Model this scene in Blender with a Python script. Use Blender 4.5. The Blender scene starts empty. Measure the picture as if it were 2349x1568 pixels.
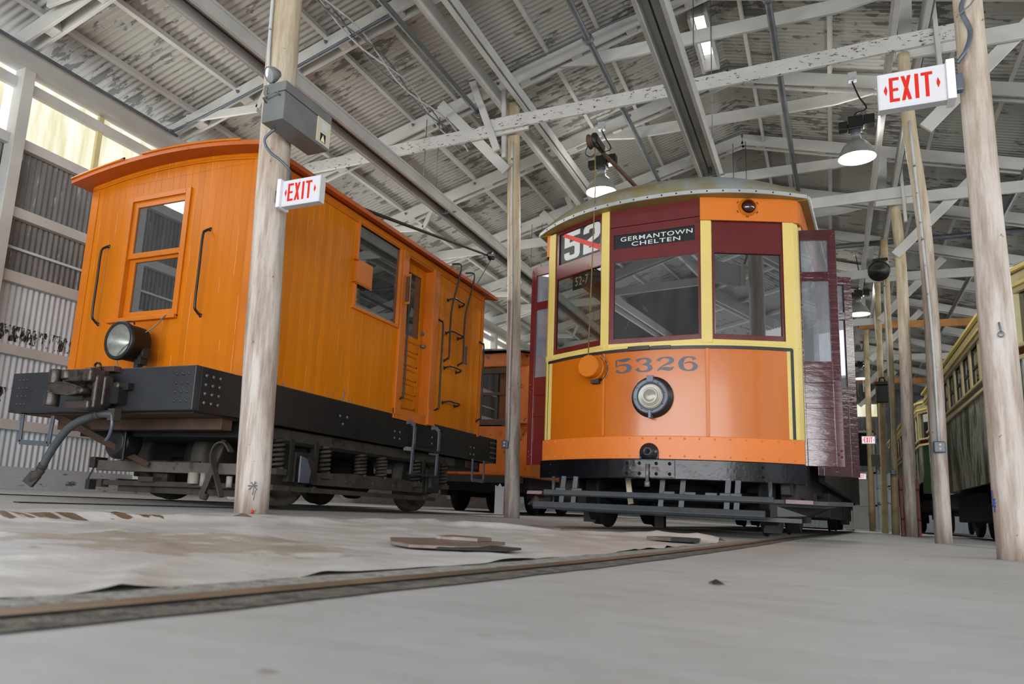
import bpy, bmesh, math, random
from mathutils import Vector, Matrix
scene = bpy.context.scene
COL = scene.collection
RND = random.Random(11)
PI = math.pi

# ------------------------------------------------------------------ helpers
def lin(c):
    out = []
    for x in c:
        x = x / 255.0
        out.append(x / 12.92 if x <= 0.04045 else ((x + 0.055) / 1.055) ** 2.4)
    return (out[0], out[1], out[2], 1.0)

ROOT_ORG = {}

class MB:
    """Collects faces; build() links them as ONE mesh object."""
    def __init__(self):
        self.v = []; self.f = []; self.s = []
    def add(self, verts, faces, smooth=False):
        b = len(self.v)
        self.v.extend([tuple(p) for p in verts])
        for f in faces:
            self.f.append(tuple(b + i for i in f)); self.s.append(smooth)
        return self
    def box(self, x0, x1, y0, y1, z0, z1):
        if x0 > x1: x0, x1 = x1, x0
        if y0 > y1: y0, y1 = y1, y0
        if z0 > z1: z0, z1 = z1, z0
        v = [(x0,y0,z0),(x1,y0,z0),(x1,y1,z0),(x0,y1,z0),(x0,y0,z1),(x1,y0,z1),(x1,y1,z1),(x0,y1,z1)]
        return self.add(v, [(0,3,2,1),(4,5,6,7),(0,1,5,4),(1,2,6,5),(2,3,7,6),(3,0,4,7)])
    def bar(self, p0, p1, w, h, up=(0,0,1)):
        p0 = Vector(p0); p1 = Vector(p1); d = (p1 - p0).normalized(); up = Vector(up)
        side = d.cross(up)
        if side.length < 1e-5: side = d.cross(Vector((1,0,0)))
        side.normalize(); u = side.cross(d).normalized()
        v = []
        for p in (p0, p1):
            for a, b in ((-1,-1),(1,-1),(1,1),(-1,1)):
                v.append(p + side*(a*w/2) + u*(b*h/2))
        return self.add(v, [(3,2,1,0),(4,5,6,7),(0,1,5,4),(1,2,6,5),(2,3,7,6),(3,0,4,7)])
    def tube(self, path, r, n=8, cap=True, smooth=True):
        P = [Vector(p) for p in path]; m = len(P)
        rs = r if isinstance(r, (list, tuple)) else [r]*m
        t0 = (P[1]-P[0]).normalized()
        ref = Vector((0,0,1)) if abs(t0.z) < 0.9 else Vector((1,0,0))
        nx = t0.cross(ref).normalized()
        v = []; prev = t0
        for i in range(m):
            if i == 0: t = t0
            elif i == m-1: t = (P[i]-P[i-1]).normalized()
            else: t = ((P[i]-P[i-1]).normalized() + (P[i+1]-P[i]).normalized()).normalized()
            q = prev.rotation_difference(t); nx = (q @ nx).normalized(); prev = t
            ny = t.cross(nx).normalized()
            for k in range(n):
                a = 2*PI*k/n
                v.append(P[i] + nx*(math.cos(a)*rs[i]) + ny*(math.sin(a)*rs[i]))
        f = []
        for i in range(m-1):
            for k in range(n):
                k2 = (k+1) % n
                f.append((i*n+k, i*n+k2, (i+1)*n+k2, (i+1)*n+k))
        self.add(v, f, smooth)
        if cap:
            b = len(self.v) - len(v)
            self.f.append(tuple(b+k for k in range(n-1,-1,-1))); self.s.append(False)
            self.f.append(tuple(b+(m-1)*n+k for k in range(n))); self.s.append(False)
        return self
    def cyl(self, p0, p1, r0, r1=None, n=16, cap=True):
        return self.tube([p0, p1], [r0, r0 if r1 is None else r1], n, cap)
    def lathe(self, prof, org, axis=(0,0,1), n=24, smooth=True, cap0=False, cap1=False):
        ax = Vector(axis).normalized(); org = Vector(org)
        ref = Vector((1,0,0)) if abs(ax.x) < 0.9 else Vector((0,1,0))
        a = ax.cross(ref).normalized(); b = ax.cross(a)
        v = []
        for r, h in prof:
            for k in range(n):
                t = 2*PI*k/n
                v.append(org + ax*h + a*(r*math.cos(t)) + b*(r*math.sin(t)))
        f = []
        for i in range(len(prof)-1):
            for k in range(n):
                k2 = (k+1) % n
                f.append((i*n+k, i*n+k2, (i+1)*n+k2, (i+1)*n+k))
        base = len(self.v)
        self.add(v, f, smooth)
        if cap0: self.f.append(tuple(base+k for k in range(n-1,-1,-1))); self.s.append(False)
        if cap1: self.f.append(tuple(base+(len(prof)-1)*n+k for k in range(n))); self.s.append(False)
        return self
    def dome(self, c, r, axis=(0,-1,0), h=None, n=16, m=5):
        h = r if h is None else h
        prof = [(r*math.cos(PI/2*i/m)+1e-5, h*math.sin(PI/2*i/m)) for i in range(m+1)]
        return self.lathe(prof, c, axis, n, True, cap1=True)
    def prism(self, poly, ext):
        """poly: 3-D outline (planar), ext: extrusion vector."""
        n = len(poly); P = [Vector(p) for p in poly]; e = Vector(ext)
        v = P + [p+e for p in P]
        f = [tuple(range(n)), tuple(range(2*n-1, n-1, -1))]
        for i in range(n):
            j = (i+1) % n
            f.append((i, i+n, j+n, j))
        return self.add(v, f)
    def sheet(self, fn, u0, u1, v0, v1, nu, nv, smooth=True):
        v = []
        for j in range(nv+1):
            for i in range(nu+1):
                v.append(fn(u0+(u1-u0)*i/nu, v0+(v1-v0)*j/nv))
        f = []
        for j in range(nv):
            for i in range(nu):
                a = j*(nu+1)+i
                f.append((a, a+1, a+nu+2, a+nu+1))
        return self.add(v, f, smooth)
    def curvepanel(self, fn, u0, u1, z0, z1, off, t, n=10):
        """panel following plan curve y=fn(u); front face off in front of the curve, thickness t."""
        v = []
        for i in range(n+1):
            u = u0+(u1-u0)*i/n; y = fn(u)-off
            v += [(u,y,z0),(u,y,z1),(u,y+t,z1),(u,y+t,z0)]
        f = [(3,2,1,0), (4*n,4*n+1,4*n+2,4*n+3)]
        for i in range(n):
            a = 4*i; b = a+4
            f += [(a,a+1,b+1,b),(a+1,a+2,b+2,b+1),(a+2,a+3,b+3,b+2),(a+3,a,b,b+3)]
        return self.add(v, f)
    def spring(self, c, r, z0, z1, turns, wire):
        path = []
        N = int(turns*8)
        for i in range(N+1):
            a = 2*PI*i/8
            path.append((c[0]+r*math.cos(a), c[1]+r*math.sin(a), z0+(z1-z0)*i/N))
        return self.tube(path, wire, 5)
    def rivets(self, pts, r, axis=(0,-1,0)):
        for p in pts: self.dome(p, r, axis, r*0.7, 8, 2)
        return self
    def pieces(self, mode):
        """split into MBs: mode 'island' = every loose island, 'piece' = islands that lie close together stay one."""
        n = len(self.v); par = list(range(n))
        def find(i):
            while par[i] != i: par[i] = par[par[i]]; i = par[i]
            return i
        for f in self.f:
            a = find(f[0])
            for k in f[1:]: par[find(k)] = a
        isl = {}
        for i in range(n): isl.setdefault(find(i), []).append(i)
        keys = list(isl); box = []
        for k in keys:
            P = [self.v[i] for i in isl[k]]
            box.append([min(p[d] for p in P) for d in range(3)] + [max(p[d] for p in P) for d in range(3)])
        g = list(range(len(keys)))
        def fg(i):
            while g[i] != i: i = g[i]
            return i
        if mode == 'piece':
            for i in range(len(keys)):
                for j in range(i):
                    gap = math.sqrt(sum(max(0, box[j][d]-box[i][d+3], box[i][d]-box[j][d+3])**2 for d in range(3)))
                    size = max(max(b[d+3]-b[d] for d in range(3)) for b in (box[i], box[j]))
                    if gap <= max(0.02, 0.5*size): g[fg(i)] = fg(j)
        own = {}
        for i, k in enumerate(keys):
            for v in isl[k]: own[v] = fg(i)
        out = {}
        for f, s in zip(self.f, self.s):
            mb, mp = out.setdefault(own[f[0]], (MB(), {}))
            for v in f:
                if v not in mp: mp[v] = len(mb.v); mb.v.append(self.v[v])
            mb.f.append(tuple(mp[v] for v in f)); mb.s.append(s)
        return [mb for mb, mp in out.values()]
    def each(self, name, mat, parent=None, bevel=0, mode='piece'):
        return [mb.build(name, mat, parent, bevel) for mb in self.pieces(mode)]
    def build(self, name, mat, parent=None, bevel=0, seg=2):
        me = bpy.data.meshes.new(name)
        org = Vector((0,0,0))
        if parent is not None:
            rt = parent
            while rt.parent is not None: rt = rt.parent
            org = ROOT_ORG.get(rt.name, org)
        me.from_pydata([(p[0]-org.x, p[1]-org.y, p[2]-org.z) for p in self.v], [], self.f)
        me.polygons.foreach_set('use_smooth', self.s)
        me.update()
        bm = bmesh.new(); bm.from_mesh(me)
        bmesh.ops.recalc_face_normals(bm, faces=bm.faces)
        bm.to_mesh(me); bm.free()
        o = bpy.data.objects.new(name, me)
        COL.objects.link(o)
        if mat is not None: me.materials.append(mat)
        if parent is not None: o.parent = parent
        if bevel:
            m = o.modifiers.new('bevel', 'BEVEL'); m.width = bevel; m.segments = seg
            m.limit_method = 'ANGLE'; m.angle_limit = 0.6
        return o

def tag(o, label, cat, group=None):
    o['label'] = label; o['category'] = cat
    if group: o['group'] = group
    return o

def root(name, loc, label, cat, group=None, rotz=0, local=False):
    o = bpy.data.objects.new(name, None); COL.objects.link(o)
    o.empty_display_size = 0.2
    o.location = loc; o.rotation_euler = (0,0,rotz)
    ROOT_ORG[o.name] = Vector((0,0,0)) if local else Vector(loc)
    return tag(o, label, cat, group)

def struct(o):
    o['kind'] = 'structure'; return o

def dup(r, loc, label=None, group=None):
    c = r.copy(); COL.objects.link(c); c.location = loc
    ROOT_ORG[c.name] = Vector(loc)
    if label: c['label'] = label
    if group: c['group'] = group
    for ch in list(r.children):
        d = ch.copy(); COL.objects.link(d); d.parent = c
        for g in list(ch.children):
            e = g.copy(); COL.objects.link(e); e.parent = d
    return c

def smooth_path(pts, sub=6):
    """Catmull-Rom through the points."""
    P = [Vector(p) for p in pts]; out = []
    for i in range(len(P)-1):
        p0 = P[i-1] if i else P[i]*2-P[i+1]
        p1, p2 = P[i], P[i+1]
        p3 = P[i+2] if i+2 < len(P) else P[i+1]*2-P[i]
        for k in range(sub):
            t = k/sub
            out.append(0.5*((2*p1)+(p2-p0)*t+(2*p0-5*p1+4*p2-p3)*t*t+(3*p1-p0-3*p2+p3)*t**3))
    out.append(P[-1]); return out

def text_mesh(s, size_x, size_z, offset=0.0, spacing=1.0):
    """2-D triangles of a string fitted to size_x by size_z, as (verts2d, faces)."""
    cu = bpy.data.curves.new('lettering', 'FONT'); cu.body = s
    cu.size = 1; cu.offset = offset; cu.space_character = spacing; cu.resolution_u = 5
    ob = bpy.data.objects.new('lettering', cu); COL.objects.link(ob)
    dg = bpy.context.evaluated_depsgraph_get()
    me = bpy.data.meshes.new_from_object(ob.evaluated_get(dg))
    V = [(v.co.x, v.co.y) for v in me.vertices]; F = [tuple(p.vertices) for p in me.polygons]
    bpy.data.objects.remove(ob); bpy.data.curves.remove(cu); bpy.data.meshes.remove(me)
    x0 = min(v[0] for v in V); x1 = max(v[0] for v in V); y0 = min(v[1] for v in V); y1 = max(v[1] for v in V)
    return [((v[0]-x0)/(x1-x0)*size_x, (v[1]-y0)/(y1-y0)*size_z) for v in V], F

def ribbon2d(pts, widths, sub=8):
    """2-D variable-width stroke -> (verts2d, faces)."""
    P = smooth_path([(p[0], p[1], w) for p, w in zip(pts, widths)], sub)
    V = []; F = []
    for i, p in enumerate(P):
        a = P[max(i-1,0)]; b = P[min(i+1,len(P)-1)]
        t = Vector((b.x-a.x, b.y-a.y)); t.normalize(); n = Vector((-t.y, t.x))*(p.z/2)
        V += [(p.x+n.x, p.y+n.y), (p.x-n.x, p.y-n.y)]
        if i: F.append((2*i-2, 2*i-1, 2*i+1, 2*i))
    return V, F

# ------------------------------------------------------------------ materials
class NT:
    def __init__(self, name):
        self.m = bpy.data.materials.new(name); self.m.use_nodes = True
        self.t = self.m.node_tree; self.t.nodes.clear()
        self.out = self.n('ShaderNodeOutputMaterial')
    def n(self, typ, **k):
        nd = self.t.nodes.new(typ)
        for a, b in k.items(): setattr(nd, a, b)
        return nd
    def l(self, a, b): self.t.links.new(a, b)
    def coord(self, scale=(1,1,1)):
        tc = self.n('ShaderNodeTexCoord'); mp = self.n('ShaderNodeMapping')
        mp.inputs['Scale'].default_value = scale
        self.l(tc.outputs['Object'], mp.inputs['Vector']); return mp.outputs['Vector']
    def noise(self, vec, scale, detail=4, rough=0.55):
        x = self.n('ShaderNodeTexNoise'); x.inputs['Scale'].default_value = scale
        x.inputs['Detail'].default_value = detail; x.inputs['Roughness'].default_value = rough
        self.l(vec, x.inputs['Vector']); return x.outputs['Fac']
    def ramp(self, fac, stops):
        r = self.n('ShaderNodeValToRGB'); e = r.color_ramp.elements
        while len(e) < len(stops): e.new(0.5)
        for el, (p, c) in zip(e, stops):
            el.position = p; el.color = c if len(c) == 4 else (*c, 1)
        self.l(fac, r.inputs['Fac']); return r.outputs['Color']
    def mix(self, fac, a, b, mode='MIX'):
        x = self.n('ShaderNodeMix', data_type='RGBA', blend_type=mode)
        for sock, val in ((x.inputs[0], fac), (x.inputs[6], a), (x.inputs[7], b)):
            if hasattr(val, 'node'): self.l(val, sock)
            else: sock.default_value = val
        return x.outputs[2]
    def math(self, op, a, b=0.0, c=0.0):
        x = self.n('ShaderNodeMath', operation=op)
        for i, val in enumerate((a, b, c)):
            if hasattr(val, 'node'): self.l(val, x.inputs[i])
            else: x.inputs[i].default_value = val
        return x.outputs[0]
    def bump(self, h, strength=0.3, dist=0.01):
        b = self.n('ShaderNodeBump'); b.inputs['Strength'].default_value = strength
        b.inputs['Distance'].default_value = dist; self.l(h, b.inputs['Height']); return b.outputs['Normal']
    def bsdf(self, col, rough=0.5, metal=0.0, normal=None, spec=0.5, coat=0.0, emit=None, estr=0.0):
        p = self.n('ShaderNodeBsdfPrincipled')
        for k, v in (('Base Color', col), ('Roughness', rough), ('Metallic', metal)):
            if hasattr(v, 'node'): self.l(v, p.inputs[k])
            else: p.inputs[k].default_value = v
        p.inputs['Specular IOR Level'].default_value = spec
        p.inputs['Coat Weight'].default_value = coat
        p.inputs['Coat Roughness'].default_value = 0.12
        if normal is not None: self.l(normal, p.inputs['Normal'])
        if emit is not None:
            p.inputs['Emission Color'].default_value = emit; p.inputs['Emission Strength'].default_value = estr
        self.l(p.outputs[0], self.out.inputs['Surface']); return p

def bw(v): return (v, v, v, 1)

def paint(name, c, rough=0.5, var=0.12, scale=2.0, c2=None, thr=0.6, s2=5.0, stretch=(1,1,1), metal=0.0, bump=0.0, bscale=40, coat=0.0, spec=0.5, soft=0.06):
    t = NT(name); v = t.coord((1,1,1)); vs = t.coord(stretch)
    base = lin(c); n1 = t.noise(v, scale, 5)
    lo = tuple(x*(1-var*1.6) for x in base[:3]); hi = tuple(min(1, x*(1+var)) for x in base[:3])
    col = t.ramp(n1, [(0.3, lo), (0.7, hi)])
    if c2 is not None:
        n2 = t.noise(vs, s2, 6, 0.65)
        m = t.ramp(n2, [(thr, bw(0)), (thr+soft, bw(1))])
        col = t.mix(m, col, lin(c2))
    nor = None
    if bump: nor = t.bump(t.noise(vs, bscale, 3), bump, 0.01)
    t.bsdf(col, rough, metal, nor, spec, coat)
    return t.m

def emission(name, c, s):
    t = NT(name); e = t.n('ShaderNodeEmission'); e.inputs[0].default_value = lin(c); e.inputs[1].default_value = s
    t.l(e.outputs[0], t.out.inputs['Surface']); return t.m

def glass(name, tint=(200,205,205), refl=0.22, dust=0.06, dustc=(170,172,170), rough=0.015, fk=0.7):
    t = NT(name)
    tr = t.n('ShaderNodeBsdfTransparent'); tr.inputs[0].default_value = lin(tint)
    gl = t.n('ShaderNodeBsdfGlossy'); gl.inputs[0].default_value = (0.9,0.92,0.95,1); gl.inputs[1].default_value = rough
    lw = t.n('ShaderNodeLayerWeight'); lw.inputs[0].default_value = 0.35
    fac = t.math('MULTIPLY_ADD', lw.outputs['Fresnel'], fk, refl)
    m1 = t.n('ShaderNodeMixShader'); t.l(fac, m1.inputs[0]); t.l(tr.outputs[0], m1.inputs[1]); t.l(gl.outputs[0], m1.inputs[2])
    df = t.n('ShaderNodeBsdfDiffuse'); df.inputs[0].default_value = lin(dustc)
    nz = t.noise(t.coord((3,3,0.7)), 2.5, 5)
    f2 = t.math('MULTIPLY', nz, dust*2)
    m2 = t.n('ShaderNodeMixShader'); t.l(f2, m2.inputs[0]); t.l(m1.outputs[0], m2.inputs[1]); t.l(df.outputs[0], m2.inputs[2])
    t.l(m2.outputs[0], t.out.inputs['Surface']); return t.m
def boards(name, c, axis, pitch, rough=0.4, crack=(235,190,140), bottom=None, coat=0.15, dark=0.72):
    """painted tongue-and-groove boards: vertical joints every pitch along the axis."""
    t = NT(name); tc = t.n('ShaderNodeTexCoord'); sx = t.n('ShaderNodeSeparateXYZ'); t.l(tc.outputs['Object'], sx.inputs[0])
    q = t.math('DIVIDE', sx.outputs[axis], pitch); fr = t.math('FRACT', q); cell = t.math('FLOOR', q)
    g = t.math('ABSOLUTE', t.math('SUBTRACT', fr, 0.5))
    line = t.ramp(g, [(0.465, bw(0)), (0.495, bw(1))])
    base = lin(c)
    wn = t.n('ShaderNodeTexWhiteNoise', noise_dimensions='1D'); t.l(cell, wn.inputs['W'])
    n1 = t.noise(t.coord((1,1,0.35)), 2.2, 5)
    f = t.math('ADD', t.math('MULTIPLY', wn.outputs['Value'], 0.35), t.math('MULTIPLY', n1, 0.65))
    col = t.ramp(f, [(0.25, tuple(x*0.86 for x in base[:3])), (0.75, tuple(min(1,x*1.08) for x in base[:3]))])
    lm = t.noise(t.coord((7,7,0.6)), 3.0, 3)
    dk = t.mix(line, col, tuple(x*dark for x in base[:3])+(1,))
    ck = t.math('MULTIPLY', line, t.ramp(lm, [(0.53, bw(0)), (0.58, bw(0.75))]))
    col = t.mix(ck, dk, lin(crack))
    if bottom is not None:      # peeled patches low down
        zz = sx.outputs[2]
        k = t.ramp(t.math('SUBTRACT', zz, bottom[0]), [(0.0, bw(1)), (bottom[1], bw(0))])
        pn = t.noise(t.coord((9,9,2.2)), 2.3, 6, 0.7)
        pm = t.ramp(t.math('MULTIPLY', pn, k), [(0.515, bw(0)), (0.545, bw(1))])
        col = t.mix(pm, col, lin((130,120,112)))
    h = t.math('MULTIPLY', line, -1.0)
    nor = t.bump(t.math('ADD', h, t.math('MULTIPLY', n1, 0.5)), 0.35, 0.006)
    t.bsdf(col, rough, 0, nor, 0.18, coat)
    return t.m

M = {}
M['floor'] = None
def make_floor():
    t = NT('concrete_floor')
    a = t.noise(t.coord((1,1,1)), 0.7, 6, 0.6); b = t.noise(t.coord((1,2.2,1)), 5, 7, 0.65)
    f = t.math('ADD', t.math('MULTIPLY', a, 0.6), t.math('MULTIPLY', b, 0.4))
    col = t.ramp(f, [(0.32, lin((154,153,152))), (0.55, lin((178,178,178))), (0.75, lin((192,192,193)))])
    sp = t.noise(t.coord((1,1.6,1)), 9, 2, 0.5)
    col = t.mix(t.ramp(sp, [(0.70, bw(0)), (0.76, bw(0.55))]), col, lin((104,98,92)))
    nor = t.bump(t.noise(t.coord(), 60, 4), 0.15, 0.004)
    t.bsdf(col, 0.55, 0, nor, 0.35); return t.m
M['floor'] = make_floor()

def make_corr(name, c, c2, thr, scale, stretch, rough=0.5):
    t = NT(name); vs = t.coord(stretch)
    n = t.noise(vs, scale, 7, 0.68); big = t.noise(t.coord((0.35,0.5,0.5)), 0.9, 3)
    base = lin(c); col = t.ramp(big, [(0.3, tuple(x*0.85 for x in base[:3])), (0.7, base[:3])])
    m = t.ramp(t.math('ADD', t.math('MULTIPLY', n, 0.65), t.math('MULTIPLY', big, 0.35)), [(thr, bw(0)), (thr+0.02, bw(1))])
    col = t.mix(m, col, lin(c2))
    t.bsdf(col, rough, 0, None, 0.4); return t.m
M['roof_sheet'] = make_corr('whitewashed_corrugated_roof', (176,175,168), (112,112,107), 0.535, 2.4, (1.0,3.2,1))

def make_wallmat():
    t = NT('corrugated_wall_sheet'); tc = t.n('ShaderNodeTexCoord'); sx = t.n('ShaderNodeSeparateXYZ'); t.l(tc.outputs['Object'], sx.inputs[0])
    z = sx.outputs[2]
    n = t.noise(t.coord((1,7,0.8)), 3.5, 6, 0.7)
    white = t.ramp(t.noise(t.coord(), 1.2, 4), [(0.3, lin((188,196,202))), (0.7, lin((212,220,226)))])
    gray = t.ramp(t.noise(t.coord((1,2,0.6)), 2.2, 4), [(0.3, lin((98,99,98))), (0.7, lin((130,131,130)))])
    zz = t.math('ADD', z, t.math('MULTIPLY', t.math('SUBTRACT', n, 0.5), 0.5))
    k = t.math('GREATER_THAN', zz, 2.65)
    fleck = t.ramp(n, [(0.62, bw(0)), (0.64, bw(1))])
    g2 = t.mix(fleck, gray, lin((182,181,177)))
    bn = t.noise(t.coord((1,9,3.0)), 2.4, 6, 0.7)
    band = t.math('LESS_THAN', t.math('ABSOLUTE', t.math('SUBTRACT', z, 1.98)), 0.10)
    band2 = t.math('LESS_THAN', t.math('ABSOLUTE', t.math('SUBTRACT', z, 1.22)), 0.09)
    bb = t.math('MAXIMUM', band, band2)
    bm_ = t.math('MULTIPLY', bb, t.ramp(bn, [(0.50, bw(0)), (0.52, bw(1))]))
    w2 = t.mix(bm_, white, lin((24,24,24)))
    col = t.mix(k, w2, g2)
    t.bsdf(col, 0.5, 0, None, 0.4); return t.m
M['wall_sheet'] = make_wallmat()

def make_translucent():
    t = NT('fiberglass_daylight_panel')
    n = t.noise(t.coord((1,2.5,0.35)), 2.2, 5)
    col = t.ramp(n, [(0.36, lin((222,214,172))), (0.56, lin((250,246,226))), (0.7, lin((255,255,248)))])
    e = t.n('ShaderNodeEmission'); t.l(col, e.inputs[0]); e.inputs[1].default_value = 0.72
    d = t.n('ShaderNodeBsdfTranslucent'); t.l(t.mix(1.0, col, (0.28,0.28,0.28,1), 'MULTIPLY'), d.inputs[0])
    a = t.n('ShaderNodeAddShader'); t.l(e.outputs[0], a.inputs[0]); t.l(d.outputs[0], a.inputs[1])
    t.l(a.outputs[0], t.out.inputs['Surface']); return t.m
M['daylight'] = make_translucent()

M['beam'] = paint('white_painted_timber', (192,191,186), 0.6, 0.10, 1.6, (128,112,96), 0.71, 6, (1,1,1), bump=0.12, bscale=18)
M['beam_peel'] = paint('peeling_white_timber', (198,197,193), 0.6, 0.07, 1.8, (92,66,48), 0.60, 16, (0.8,1,2.2), bump=0.15, bscale=18, soft=0.02)
M['lumber'] = paint('bare_orange_lumber', (176,120,62), 0.6, 0.2, 3)
M['trough'] = paint('grey_trough_boards', (176,175,170), 0.6, 0.12, 1.8, (120,100,70), 0.70, 5, (1,0.3,1), bump=0.12)
M['concrete'] = paint('grey_concrete_curb', (172,178,184), 0.7, 0.10, 2.5, (84,86,88), 0.61, 6, (1,0.6,2.4), bump=0.2)
M['galv'] = paint('galvanised_pipe', (112,117,122), 0.42, 0.15, 4, metal=0.35)
M['conduit'] = paint('painted_conduit', (196,198,198), 0.4, 0.1, 3, (92,96,100), 0.60, 5, (1,1,3))

def make_pole():
    t = NT('whitewashed_log')
    n = t.noise(t.coord((5,5,0.5)), 3.0, 6, 0.65); big = t.noise(t.coord((1,1,0.6)), 1.3, 3); nick = t.noise(t.coord((1,1,1.0)), 13, 3, 0.6)
    tc = t.n('ShaderNodeTexCoord'); sx = t.n('ShaderNodeSeparateXYZ'); t.l(tc.outputs['Object'], sx.inputs[0])
    hz = t.ramp(t.math('DIVIDE', sx.outputs[2], 7.0), [(0.34, bw(0)), (0.70, bw(1))])
    a = t.ramp(n, [(0.28, lin((132,114,100))), (0.45, lin((168,152,140))), (0.58, lin((194,184,176))), (0.8, lin((204,198,194)))])
    b = t.ramp(n, [(0.28, lin((158,138,108))), (0.6, lin((200,186,156)))])
    col = t.mix(hz, a, b)
    col = t.mix(t.ramp(big, [(0.5, bw(0)), (0.75, bw(0.35))]), col, lin((168,142,120)))
    col = t.mix(t.ramp(nick, [(0.70, bw(0)), (0.73, bw(0.8))]), col, lin((96,84,74)))
    t.bsdf(col, 0.5, 0, t.bump(n, 0.25, 0.01), 0.4); return t.m
M['pole'] = make_pole()
M['oldpole'] = paint('tan_log', (188,168,130), 0.55, 0.2, 3, (140,116,84), 0.62, 6, (4,4,0.5), bump=0.2, bscale=12)

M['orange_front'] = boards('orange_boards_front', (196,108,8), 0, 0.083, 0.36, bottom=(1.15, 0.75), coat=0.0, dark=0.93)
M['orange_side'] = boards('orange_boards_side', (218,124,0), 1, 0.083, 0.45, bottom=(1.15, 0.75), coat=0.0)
M['orange'] = paint('orange_enamel', (198,108,10), 0.4, 0.08, 2.5, spec=0.35)
M['orange_roof'] = paint('orange_canvas_roof', (184,88,22), 0.5, 0.1, 2, (70,62,48), 0.66, 9, (2,0.8,1))
M['orange_trim'] = paint('bright_orange_enamel', (208,112,26), 0.42, 0.06, 2)
M['black'] = paint('black_enamel', (38,40,44), 0.42, 0.2, 4, (62,60,58), 0.68, 9, bump=0.08, bscale=25)
M['black_gloss'] = paint('glossy_black_brush_paint', (14,16,20), 0.2, 0.2, 3, bump=0.6, bscale=8, coat=0.12, spec=0.3)
M['black_rail'] = paint('black_iron', (30,29,29), 0.4, 0.2, 6)
M['dark'] = paint('sooty_iron', (36,34,31), 0.65, 0.3, 4, (72,66,56), 0.63, 5)
M['dusty'] = paint('dusty_iron', (64,58,50), 0.75, 0.25, 4, (34,32,30), 0.58, 5, bump=0.2)
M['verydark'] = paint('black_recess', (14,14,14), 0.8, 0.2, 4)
M['rust'] = paint('rusty_coupler_iron', (76,66,62), 0.34, 0.4, 5, (40,33,31), 0.56, 5, metal=0.45, bump=0.5, bscale=14)
M['brownwood'] = paint('brown_stained_timber', (78,54,40), 0.65, 0.25, 3, (150,140,112), 0.66, 3, (1,1,1))
M['steel_blue'] = paint('grey_steel', (96,104,114), 0.42, 0.15, 4, metal=0.3)
M['rubber'] = paint('grey_rubber_hose', (66,70,73), 0.55, 0.15, 6)
M['maroon'] = paint('maroon_enamel', (98,30,32), 0.24, 0.12, 3, bump=0.12, bscale=14, coat=0.4)
M['maroon_d'] = paint('deep_maroon_enamel', (72,24,32), 0.16, 0.15, 3, bump=0.5, bscale=6, stretch=(1,1,4), coat=0.8)
M['cream'] = paint('cream_yellow_enamel', (218,196,112), 0.42, 0.06, 2)
M['dash'] = None
def make_dash():
    t = NT('orange_dash_enamel'); v = t.coord((1,1,0.35))
    n = t.noise(v, 2.0, 6, 0.6); c = lin((222,116,42))
    col = t.ramp(n, [(0.3, lin((190,96,6))), (0.7, lin((196,106,20)))])
    r = t.ramp(n, [(0.3, bw(0.22)), (0.7, bw(0.36))])
    t.bsdf(col, r, 0, t.bump(t.noise(t.coord((1,1,0.3)), 10, 3), 0.05, 0.01), 0.5, 0.25); return t.m
M['dash'] = make_dash()
M['band'] = paint('salmon_orange_enamel', (222,120,42), 0.4, 0.04, 2, coat=0.05)
M['num'] = paint('blue_black_numeral', (74,82,98), 0.35, 0.2, 5)
M['hood'] = paint('weathered_grey_hood', (134,146,152), 0.42, 0.12, 1.5, (122,108,62), 0.38, 1.2, (1,1,1), soft=0.2, bump=0.1, bscale=12)
M['gutter'] = paint('dull_aluminium_gutter', (176,180,178), 0.35, 0.1, 4, metal=0.3)
M['olive'] = paint('olive_soffit', (150,128,66), 0.55, 0.15, 4)
M['white'] = paint('white_enamel_sheet', (238,238,242), 0.4, 0.03, 3)
M['white_edge'] = paint('white_sheet_edge', (206,208,212), 0.4, 0.03, 3)
M['red'] = emission('red_letter', (240,62,52), 0.9)
M['exitface'] = emission('lit_white_face', (248,248,254), 0.86)
M['greybox'] = paint('grey_hammered_box', (112,114,113), 0.5, 0.12, 4, (96,84,78), 0.64, 4)
M['beige'] = paint('beige_plate', (206,198,174), 0.5, 0.05, 4)
M['signblack'] = paint('black_sign_glass', (42,46,47), 0.25, 0.15, 4, spec=0.25)
M['lettergrey'] = paint('off_white_lettering', (206,208,206), 0.5, 0.05, 5)
M['letteryel'] = paint('pale_yellow_lettering', (250,242,190), 0.5, 0.05, 5)
M['redstripe'] = paint('red_stripe', (206,44,26), 0.4, 0.05, 5)
M['lens'] = paint('ribbed_lamp_lens', (146,141,124), 0.2, 0.06, 3, coat=0.3)
M['lampface'] = paint('frosted_lamp_face', (150,152,150), 0.25, 0.06, 3, coat=0.5)
M['pinkedge'] = paint('faded_pink_step_edge', (150,128,132), 0.5, 0.1, 5)
M['wheel'] = paint('dusty_cast_wheel', (74,68,60), 0.6, 0.25, 4, (40,38,36), 0.58, 5)
M['beamdust'] = paint('weathered_brake_timber', (92,84,76), 0.75, 0.2, 4, (60,54,50), 0.58, 5, bump=0.2)
M['redlens'] = paint('dark_red_lens', (48,10,16), 0.08, 0.1, 3, coat=1.0)
M['glass'] = glass('window_glass', (170,176,176), 0.16, 0.05)
M['glass_clear'] = glass('clear_glass', (215,218,216), 0.02, 0.02, fk=0.12)
M['rope'] = paint('brown_hemp_rope', (128,104,66), 0.7, 0.2, 8)
M['glass_dark'] = glass('dark_window_glass', (96,100,100), 0.22, 0.06)
M['glass_dusty'] = glass('dusty_door_glass', (205,208,212), 0.10, 0.20, (200,204,212))
M['curtain'] = paint('dark_interior', (34,32,30), 0.8, 0.2, 3)
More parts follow.
